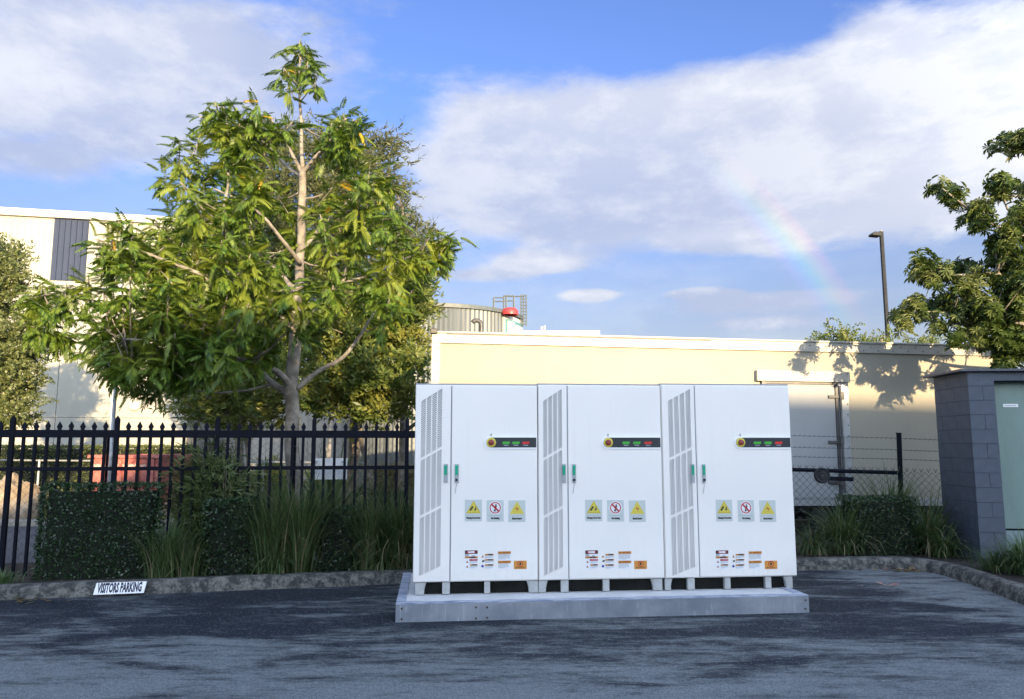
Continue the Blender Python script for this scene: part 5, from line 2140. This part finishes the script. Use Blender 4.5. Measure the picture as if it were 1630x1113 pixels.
sprig_tree('olive_tree', 'low drooping yellow-green tree left of the feathery tree trunk', G, 15.8,
           [(285, 590), (340, 570), (430, 560), (470, 580), (465, 640), (455, 660), (380, 665), (330, 665), (290, 645)],
           17, [([(395, 790, 15.8), (392, 700, 15.8), (380, 640, 15.8), (360, 600, 15.8)], 0.06, 0.02),
                ([(392, 700, 15.8), (430, 650, 15.8), (440, 600, 15.8)], 0.04, 0.015),
                ([(290, 640, 15.7), (330, 660, 15.7), (380, 660, 15.8)], 0.012, 0.03)],
           26, 0.40, T_fine, M['leaf_back'], M['bark_dark'], 0.8, 7)
sprig_tree('dense_tree', 'dark dense tree filling the gap behind the feathery tree crown', G, 20.5,
           [(230, 390), (330, 330), (420, 330), (480, 420), (490, 560), (430, 590), (340, 570), (300, 560), (250, 520), (240, 450)],
           22, [([(380, 800, 20.5), (380, 640, 20.5), (370, 520, 20.5), (350, 420, 20.5)], 0.15, 0.04),
                ([(380, 620, 20.5), (430, 540, 20.5), (440, 450, 20.5)], 0.08, 0.03),
                ([(375, 580, 20.5), (310, 500, 20.5), (280, 440, 20.5)], 0.08, 0.03)],
           30, 0.48, T_lance, M['leaf_back'], M['bark_dark'], 1.6, 8)
sprig_tree('small_leaved_tree', 'small-leaved round tree cut off by the left photo edge', None, 19.0,
           [(-90, 380), (0, 388), (38, 400), (40, 450), (10, 470), (20, 500), (62, 520), (66, 560), (30, 575), (62, 595), (64, 620), (30, 640), (60, 655), (55, 675), (0, 685), (-90, 690)],
           16, [([(-45, 800, 19.0), (-45, 640, 19.0), (-40, 520, 19.0), (-35, 420, 19.0)], 0.14, 0.04),
                ([(-45, 640, 19.0), (0, 590, 18.8), (40, 550, 18.7)], 0.06, 0.02),
                ([(-43, 660, 19.0), (5, 640, 18.8), (45, 615, 18.7)], 0.05, 0.02),
                ([(-40, 540, 19.0), (0, 470, 19.0), (15, 420, 19.0)], 0.05, 0.02)],
           30, 0.36, T_small, M['leaf_small'], M['bark_dark'], 0.9, 9)
sprig_tree('far_tree', 'low rounded treetop peeping over the trailer roof under the post lamp', 'trees behind the trailer', 24.0,
           [(1285, 550), (1295, 540), (1320, 531), (1370, 533), (1395, 540), (1410, 548), (1425, 600), (1275, 600)],
           13, [([(1350, 700, 24), (1350, 620, 24), (1350, 560, 24), (1345, 530, 24)], 0.12, 0.03),
                ([(1350, 600, 24), (1310, 560, 24), (1290, 540, 24)], 0.05, 0.02), ([(1350, 600, 24), (1385, 560, 24), (1405, 540, 24)], 0.05, 0.02)],
           14, 0.42, T_small, M['leaf_back'], M['bark_dark'], 1.0, 10)
sprig_tree('far_tree', 'tiny treetop between the post lamp and the right tree, over the trailer roof', 'trees behind the trailer', 30.0,
           [(1445, 545), (1460, 539), (1485, 541), (1500, 546), (1500, 600), (1445, 600)],
           10, [([(1470, 700, 30), (1470, 600, 30), (1470, 550, 30)], 0.1, 0.03)],
           10, 0.4, T_small, M['leaf_back'], M['bark_dark'], 0.8, 11)


def right_tree():
    Y = 12.2
    base = at(1790, 800, Y)
    o = thing('leafy_tree', 'leafy tree with clustered dark green leaves reaching in over the kiosk', 'tree', (base.x, Y, 0.1))
    off = Vector((base.x, Y, 0.1))
    sk, tr = [], MB()
    limb(sk, tr, [(1790, 880, Y), (1785, 700, Y), (1770, 560, Y), (1755, 420, Y), (1740, 280, Y), (1730, 120, Y)], 0.13, 0.03, n=10)
    limb(sk, tr, [(1760, 470, Y), (1680, 450, Y - .3), (1610, 440, Y - .4), (1565, 435, Y - .5), (1500, 440, Y - .5), (1460, 430, Y - .5)], 0.05, 0.012)
    limb(sk, tr, [(1752, 420, Y), (1680, 390, Y - .2), (1600, 365, Y - .4), (1545, 335, Y - .5), (1500, 300, Y - .6)], 0.045, 0.010)
    limb(sk, tr, [(1770, 540, Y), (1690, 530, Y - .2), (1600, 510, Y - .3), (1530, 500, Y - .3), (1450, 495, Y - .3)], 0.045, 0.010)
    limb(sk, tr, [(1745, 330, Y), (1660, 360, Y - .1), (1610, 340, Y - .2), (1595, 300, Y - .2)], 0.035, 0.010)
    limb(sk, tr, [(1738, 260, Y), (1680, 260, Y), (1620, 235, Y), (1600, 225, Y)], 0.03, 0.010)
    limb(sk, tr, [(1775, 600, Y), (1700, 580, Y), (1640, 560, Y), (1590, 545, Y)], 0.035, 0.010)
    sp = [(1490, 300, .8), (1515, 305, .9), (1530, 318, .6), (1590, 285, 1), (1585, 305, .9), (1610, 300, .8), (1600, 225, .7), (1622, 220, .9), (1622, 240, .8), (1590, 240, .4),
          (1548, 340, .7), (1560, 330, .6), (1570, 360, .8), (1540, 350, .4), (1600, 365, 1), (1620, 340, 1), (1625, 375, 1), (1580, 385, .9), (1605, 400, 1), (1580, 420, 1), (1620, 430, 1), (1600, 440, .8),
          (1465, 420, .9), (1480, 432, 1), (1500, 430, 1), (1520, 440, 1), (1540, 425, 1), (1555, 440, .9), (1485, 450, .6), (1530, 455, .6), (1460, 440, .6),
          (1440, 500, .9), (1455, 490, .9), (1475, 500, 1), (1500, 490, 1), (1520, 500, 1), (1445, 515, .5), (1540, 495, .8), (1490, 515, .5), (1510, 480, .6),
          (1560, 480, 1), (1580, 490, 1), (1600, 480, 1), (1620, 490, 1), (1590, 510, 1), (1615, 515, 1), (1570, 520, .9), (1545, 530, .8), (1525, 535, .6), (1600, 540, 1), (1620, 545, 1), (1590, 560, .9), (1620, 570, 1), (1600, 575, .7),
          (1570, 550, .8), (1620, 460, 1), (1640, 300, 1), (1650, 350, 1), (1650, 400, 1), (1650, 450, 1), (1660, 500, 1), (1660, 550, 1), (1660, 250, 1)]
    for k in range(70):
        sp.append((RNG.uniform(1675, 1950), RNG.uniform(190, 600), 1.0))
    sp += [(x + RNG.uniform(-22, 22), y + RNG.uniform(-16, 16), a * .8) for (x, y, a) in list(sp) if 1540 < x < 1660 and y > 420]
    tw = MB()
    BB, DD, SS = [], [], []
    for (x, y, a) in sp:
        P = at(x + RNG.uniform(-5, 5), y + RNG.uniform(-5, 5), Y - .3 + RNG.uniform(-.6, .6))
        branch_to(tw, sk, P, 0.018, 0.006)
        n = int(28 * a) + 5
        q = RNG.normal(0, 1, (n, 3))
        q /= np.linalg.norm(q, axis=1, keepdims=True)
        BB.append(np.array(P)[None] + q * RNG.uniform(.02, .21, (n, 1)))
        d = q.copy()
        d[:, 2] = np.abs(d[:, 2]) * .5 + .35
        DD.append(d)
        SS.append(RNG.uniform(.11, .175, n))
    BB, DD, S = np.concatenate(BB), np.concatenate(DD), np.concatenate(SS)
    n = len(BB)
    Rm = frames(DD, RNG.uniform(-3, 3, n))
    T = [whorl_template(10, 1), whorl_template(11, 2)]
    vis = np.where(BB[:, 0] / BB[:, 1] < (1640 - CX) / FPX)[0]
    front = vis[np.argsort(BB[vis, 1])][:220]
    single = set(front.tolist())
    lm = []
    for k in range(2):
        me = bpy.data.meshes.new('leaf')
        me.from_pydata(T[k][0].tolist(), [], T[k][1].tolist())
        me.materials.append(M['leaf_right'])
        lm.append(me)
    for i in sorted(single):
        ob = link('leaf_whorl', lm[i % 2], o)
        ob.matrix_local = Matrix.Translation(Vector(BB[i]) - off) @ Matrix(Rm[i].tolist()).to_4x4() @ Matrix.Scale(float(S[i]), 4)
    rest = np.array([i for i in range(n) if i not in single])
    Vs, Fs, b = [], [], 0
    for k in range(2):
        idx = rest[rest % 2 == k]
        V, F = scatter(T[k], BB[idx] - np.array(off), Rm[idx], S[idx])
        Vs.append(V)
        Fs.append(F + b)
        b += len(V)
    np_obj('foliage', np.concatenate(Vs), np.concatenate(Fs), M['leaf_right'], o, 'stuff')
    for nm, q in (('trunk', tr), ('branches', tw)):
        ob = q.build(nm, M['bark'], o, smooth=True)
        if nm == 'branches':
            ob['kind'] = 'stuff'
        ob.matrix_parent_inverse = Matrix.Translation(-off)


M['leaf_right'] = leaf_mat('leaf_dark_green', (0.028, 0.062, 0.014), (0.105, 0.150, 0.032), (0.190, 0.215, 0.075), 0.25)
right_tree()


# ------------------------------------------------------------------ hedges
def hedge(px0, px1, pyt, Y, depth, label, rz=R(9), dens=2600, leaf=0.034, m=None, z0=0.1, group='clipped hedges along the kerb'):
    A, B = at(px0, 850, Y), at(px1, 850, Y)
    yb = Y + (B.x - A.x) * math.tan(rz)
    zt = at((px0 + px1) / 2, pyt, (Y + yb) / 2).z - z0
    L = (B.x - A.x) / math.cos(rz)
    o = thing('trimmed_hedge', label, 'hedge', (A.x, Y, z0), rz, group)
    q = MB()
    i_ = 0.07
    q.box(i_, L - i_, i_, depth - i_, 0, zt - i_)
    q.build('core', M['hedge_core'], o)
    faces = [(L * zt, 'f'), (L * depth, 't'), (depth * zt, 'l'), (depth * zt, 'r'), (L * zt * .4, 'b')]
    P, Nn = [], []
    for a, k in faces:
        n = int(a * dens)
        u, v, d = RNG.uniform(0, 1, n), RNG.uniform(0, 1, n), RNG.exponential(0.022, n) - 0.012
        if k == 'f':
            p = np.stack([u * L, d, v * zt], 1); nn = (0, -1, 0.2)
        elif k == 'b':
            p = np.stack([u * L, depth - d, v * zt], 1); nn = (0, 1, 0.2)
        elif k == 't':
            p = np.stack([u * L, v * depth, zt - d], 1); nn = (0, 0, 1)
        elif k == 'l':
            p = np.stack([d, u * depth, v * zt], 1); nn = (-1, 0, 0.2)
        else:
            p = np.stack([L - d, u * depth, v * zt], 1); nn = (1, 0, 0.2)
        P.append(p)
        Nn.append(np.tile(np.array(nn), (n, 1)))
    P, Nn = np.concatenate(P), np.concatenate(Nn)
    wob = np.array([mnoise.noise(Vector(p) * 2.6) for p in P.tolist()])[:, None]
    P = P + Nn * wob * 0.022
    P[:, 2] = np.maximum(P[:, 2], 0.01)
    D = Nn * 0.5 + RNG.normal(0, .65, P.shape)
    T = (np.array([[0, 0, 0], [.5, .28, .05], [1, 0, -.08], [.5, -.28, .05]], float), np.array([[0, 1, 2, 3]]))
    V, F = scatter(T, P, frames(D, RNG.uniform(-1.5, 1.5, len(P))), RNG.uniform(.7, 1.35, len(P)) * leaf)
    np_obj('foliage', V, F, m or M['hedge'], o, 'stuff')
    return o


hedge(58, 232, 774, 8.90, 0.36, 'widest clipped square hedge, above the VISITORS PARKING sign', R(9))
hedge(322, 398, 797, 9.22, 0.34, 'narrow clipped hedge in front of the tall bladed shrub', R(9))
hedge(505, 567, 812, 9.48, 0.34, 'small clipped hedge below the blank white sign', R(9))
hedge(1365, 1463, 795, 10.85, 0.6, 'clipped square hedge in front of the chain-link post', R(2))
hedge(-260, 272, 712, 24.5, 1.0, 'long low hedge at the foot of the cream building', R(6), 420, 0.085, M['leaf_small'], 0.1, None)


# ------------------------------------------------------------------ strap-leaved clumps and shrubs
def clump_mesh(n, h, spread, w, droop, lean=0.25, seg=5, spiky=False):
    V, F = [], []
    for i in range(n):
        a = RNG.uniform(0, 2 * math.pi)
        rr = abs(RNG.normal(0, .10))
        b0 = np.array([math.cos(a) * rr, math.sin(a) * rr, 0])
        a2 = a + RNG.normal(0, .6)
        out = np.array([math.cos(a2), math.sin(a2), 0])
        side = np.array([-math.sin(a2), math.cos(a2), 0])
        L = h * RNG.uniform(.55, 1.15)
        th = RNG.uniform(0.05, 1.0) ** 0.8 * spread
        ww = w * RNG.uniform(.7, 1.2)
        b = len(V)
        p = b0.copy()
        ang = th * 0.35
        for k in range(seg + 1):
            t = k / seg
            wd = ww * (1 - t ** 2.2) * .5 + 0.0008
            V.append(p - side * wd)
            V.append(p + side * wd)
            p = p + (out * math.sin(ang) + np.array([0, 0, math.cos(ang)])) * L / seg
            ang += droop * (0.5 + th) * RNG.uniform(.7, 1.3) / seg * 2
        for k in range(seg):
            F.append((b + 2 * k, b + 2 * k + 1, b + 2 * k + 3, b + 2 * k + 2))
    V = np.array(V)
    V[:, 2] = np.maximum(V[:, 2], 0.012)
    return V, np.array(F)


def strap_clump(px, py, Y, h, n, label, spread=1.0, w=0.013, droop=0.5, dry=0.12, name='strap_leaf_clump', cat='plant', group='strap-leaved clumps along the kerb', z=0.1, m=None):
    P = at(px, py, Y)
    o = thing(name, label, cat, (P.x, Y, z), 0, group)
    n = int(n * 1.35)
    V, F = clump_mesh(n, h, spread, w, droop)
    np_obj('foliage', V, F, m or M['blade'], o, 'stuff')
    nd = int(n * dry)
    if nd:
        V, F = clump_mesh(nd, h * .95, spread * 1.25, w, droop * 1.5)
        np_obj('dry_foliage', V, F, M['blade_dry'], o, 'stuff')
    return o


strap_clump(6, 910, 8.62, 0.22, 90, 'small tuft of strap leaves at the left end of the kerb', 1.2, 0.010, .6, .05)
strap_clump(262, 900, 9.15, 0.80, 200, 'strap-leaved clump right beside the widest clipped hedge', .8)
strap_clump(300, 905, 9.2, 0.55, 130, 'short strap-leaved clump left of the narrow clipped hedge', 1.0)
strap_clump(432, 900, 9.45, 1.15, 300, 'tall strap-leaved clump right of the narrow clipped hedge', .75, 0.014, .45)
strap_clump(475, 900, 9.5, 1.25, 330, 'tallest strap-leaved clump, in front of the leafy tree trunk', .7, 0.014, .45, .18)
strap_clump(440, 912, 9.32, 0.6, 140, 'low arching strap-leaved clump at the kerb below the tree trunk', 1.3, 0.012, .8, .1)
strap_clump(590, 900, 9.75, 1.05, 280, 'strap-leaved clump right of the small clipped hedge', .8, .013, .5)
strap_clump(632, 900, 9.8, 1.15, 320, 'strap-leaved clump with dry blades just left of the cabinets', .85, .013, .6, .28)
strap_clump(660, 905, 9.9, 1.0, 220, 'strap-leaved clump half hidden behind the left cabinet', .9, .013, .6, .2)
strap_clump(612, 912, 9.62, 0.55, 130, 'low pale-bladed clump at the kerb left of the cabinets', 1.4, .011, .9, .4)
strap_clump(1295, 880, 11.0, 0.55, 180, 'low strap-leaved clump just right of the cabinets', 1.3, .011, .8, .15)
strap_clump(1345, 880, 11.05, 0.95, 280, 'strap-leaved clump at the left side of the right-hand hedge', 1.1, .012, .6, .15)
strap_clump(1418, 870, 11.45, 1.25, 220, 'tall strap-leaved clump poking up behind the right-hand hedge', .8, .012, .45, .3)
strap_clump(1478, 880, 11.1, 1.05, 260, 'strap-leaved clump between the right-hand hedge and the kiosk', 1.1, .013, .6, .1)
strap_clump(1500, 885, 10.75, 0.6, 160, 'low strap-leaved clump against the kiosk corner', 1.2, .012, .7, .1)
strap_clump(1585, 915, 9.6, 0.36, 170, 'small strap-leaved tuft in front of the kiosk sill', 1.2, .010, .8, .05)
strap_clump(1632, 915, 9.35, 0.58, 300, 'full strap-leaved clump at the right photo edge below the green door', 1.1, .012, .7, .03)
strap_clump(1690, 930, 9.0, 0.55, 200, 'strap-leaved clump on the bed beyond the right photo edge', 1.1, .012, .7, .03)
strap_clump(525, 790, 12.6, 1.75, 60, 'spiky sword-leaved plant behind the blank white sign', 1.2, .05, .35, .25, 'sword_leaf_plant', 'plant', None)


def bladed_shrub(px0, px1, pyt, Y, n, label, m, tmpl, length, stems=16, z0=0.1):
    A, B = at(px0, 850, Y), at(px1, 850, Y)
    cx_ = (A.x + B.x) / 2
    hw = (B.x - A.x) / 2
    zt = at((px0 + px1) / 2, pyt, Y).z - z0
    o = thing('bladed_shrub', label, 'shrub', (cx_, Y, z0))
    q = MB()
    BB, DD = [], []
    for s in range(stems):
        a = RNG.uniform(-1, 1)
        tip = np.array([a * hw, RNG.uniform(-.22, .22), zt * (1 - .35 * abs(a) ** 1.6) * RNG.uniform(.72, 1.0)])
        b0 = np.array([a * hw * .35, RNG.uniform(-.06, .06), 0])
        mid = (b0 + tip) / 2 + np.array([a * .08, 0, .05])
        q.tube([b0, mid, tip], [.012, .009, .004], 5)
        k = n // stems
        t = RNG.uniform(.18, 1.0, (k, 1))
        p = (1 - t) ** 2 * b0 + 2 * t * (1 - t) * mid + t * t * tip
        BB.append(p + RNG.normal(0, .03, p.shape))
        d = RNG.normal(0, .8, (k, 3))
        d[:, 2] = np.abs(d[:, 2]) * .6 + .15
        DD.append(d)
    BB, DD = np.concatenate(BB), np.concatenate(DD)
    V, F = scatter(tmpl, BB, frames(DD, RNG.uniform(-1.5, 1.5, len(BB))), RNG.uniform(.7, 1.2, len(BB)) * length)
    np_obj('foliage', V, F, m, o, 'stuff')
    q.build('stems', M['bark_dark'], o)


T_blade = sprig_template(9, 0.75, 0.07, 0.55, 4, 0.15)
M['shrub'] = leaf_mat('shrub_leaf', (0.050, 0.090, 0.030), (0.175, 0.215, 0.085), None, 0.2)
bladed_shrub(278, 392, 690, 9.68, 1300, 'tall bushy shrub with thin blades behind the narrow clipped hedge', M['shrub'], T_blade, 0.20, 34)
bladed_shrub(570, 665, 765, 13.6, 300, 'wispy brown-green shrub behind the fence left of the cabinets', M['leaf_grey'], T_blade, 0.24, 24, 0.0)
bladed_shrub(395, 440, 735, 13.2, 160, 'yellow-green shrub behind the fence left of the tree trunk', M['leaf_back'], T_blade, 0.24, 18, 0.0)
bladed_shrub(405, 450, 735, 23.5, 300, 'sunlit yellow-green shrub far behind the fence left of the tree trunk', M['leaf_back'], T_blade, 0.34, 22, 0.1)
bladed_shrub(575, 690, 742, 24.5, 600, 'sunlit tan shrub far behind the fence left of the cabinets', M['blade_dry'], T_blade, 0.34, 30, 0.1)
bladed_shrub(495, 560, 740, 23.0, 300, 'sunlit bushy shrub far behind the blank white sign', M['leaf_back'], T_blade, 0.34, 26, 0.1)
bladed_shrub(285, 330, 745, 15.4, 260, 'low shrub beside the boulder right of the skip', M['leaf_back'], T_blade, 0.22, 12, 0.0)


# ------------------------------------------------------------------ lawn on the verge, leaf litter
def lawn():
    n = 14000
    x = RNG.uniform(-17, -2, n)
    y = 16.0 + RNG.random(n) ** 1.4 * 7.0
    L = RNG.uniform(.05, .13, n)
    P = np.stack([x, y, np.full(n, .1)], 1)
    D = RNG.normal(0, .4, (n, 3))
    D[:, 2] = 1
    T = (np.array([[0, -.12, 0], [0, .12, 0], [1, 0, .15]], float), np.array([[0, 1, 2]]))
    V, F = scatter(T, P, frames(D, RNG.uniform(-3, 3, n)), L)
    o = np_obj('grass', V, F, M['grass'], None, 'stuff')
    tag(o, 'short dry grass on the verge around the red skip', 'grass')


lawn()


def litter(cx_, cy_, n, sx, sy, label, m, seed):
    r = np.random.default_rng(seed)
    P = np.stack([cx_ + r.normal(0, sx, n), cy_ + r.normal(0, sy, n), np.full(n, 0.014)], 1)
    D = r.normal(0, 1, (n, 3))
    D[:, 2] *= .18
    T = (np.array([[0, 0, 0], [.45, .22, .06], [1, 0, .02], [.45, -.22, .06]], float), np.array([[0, 1, 2], [0, 2, 3]]))
    V, F = scatter(T, P, frames(D, r.uniform(-.4, .4, n)), r.uniform(.05, .13, n))
    V[:, 2] = np.maximum(V[:, 2], 0.009)
    tag(np_obj('leaf_litter', V, F, m, None, 'stuff'), label, 'leaves')


g1 = gr(1450, 908)
litter(g1.x - .05, g1.y - .10, 46, .24, .05, 'yellow-brown fallen leaves swept against the right kerb bend', M['litter'], 3)
g2 = gr(1435, 905)
litter(g2.x, g2.y - .10, 24, .16, .05, 'dull red fallen leaves by the right kerb bend', M['litter_red'], 4)
g3 = gr(40, 955)
litter(g3.x, g3.y - .08, 30, .35, .06, 'fallen leaves along the left end of the kerb', M['litter'], 5)
g4 = gr(1400, 934)
litter(g4.x, g4.y, 7, .07, .03, 'few pale leaves lying out on the asphalt', M['litter_red'], 6)
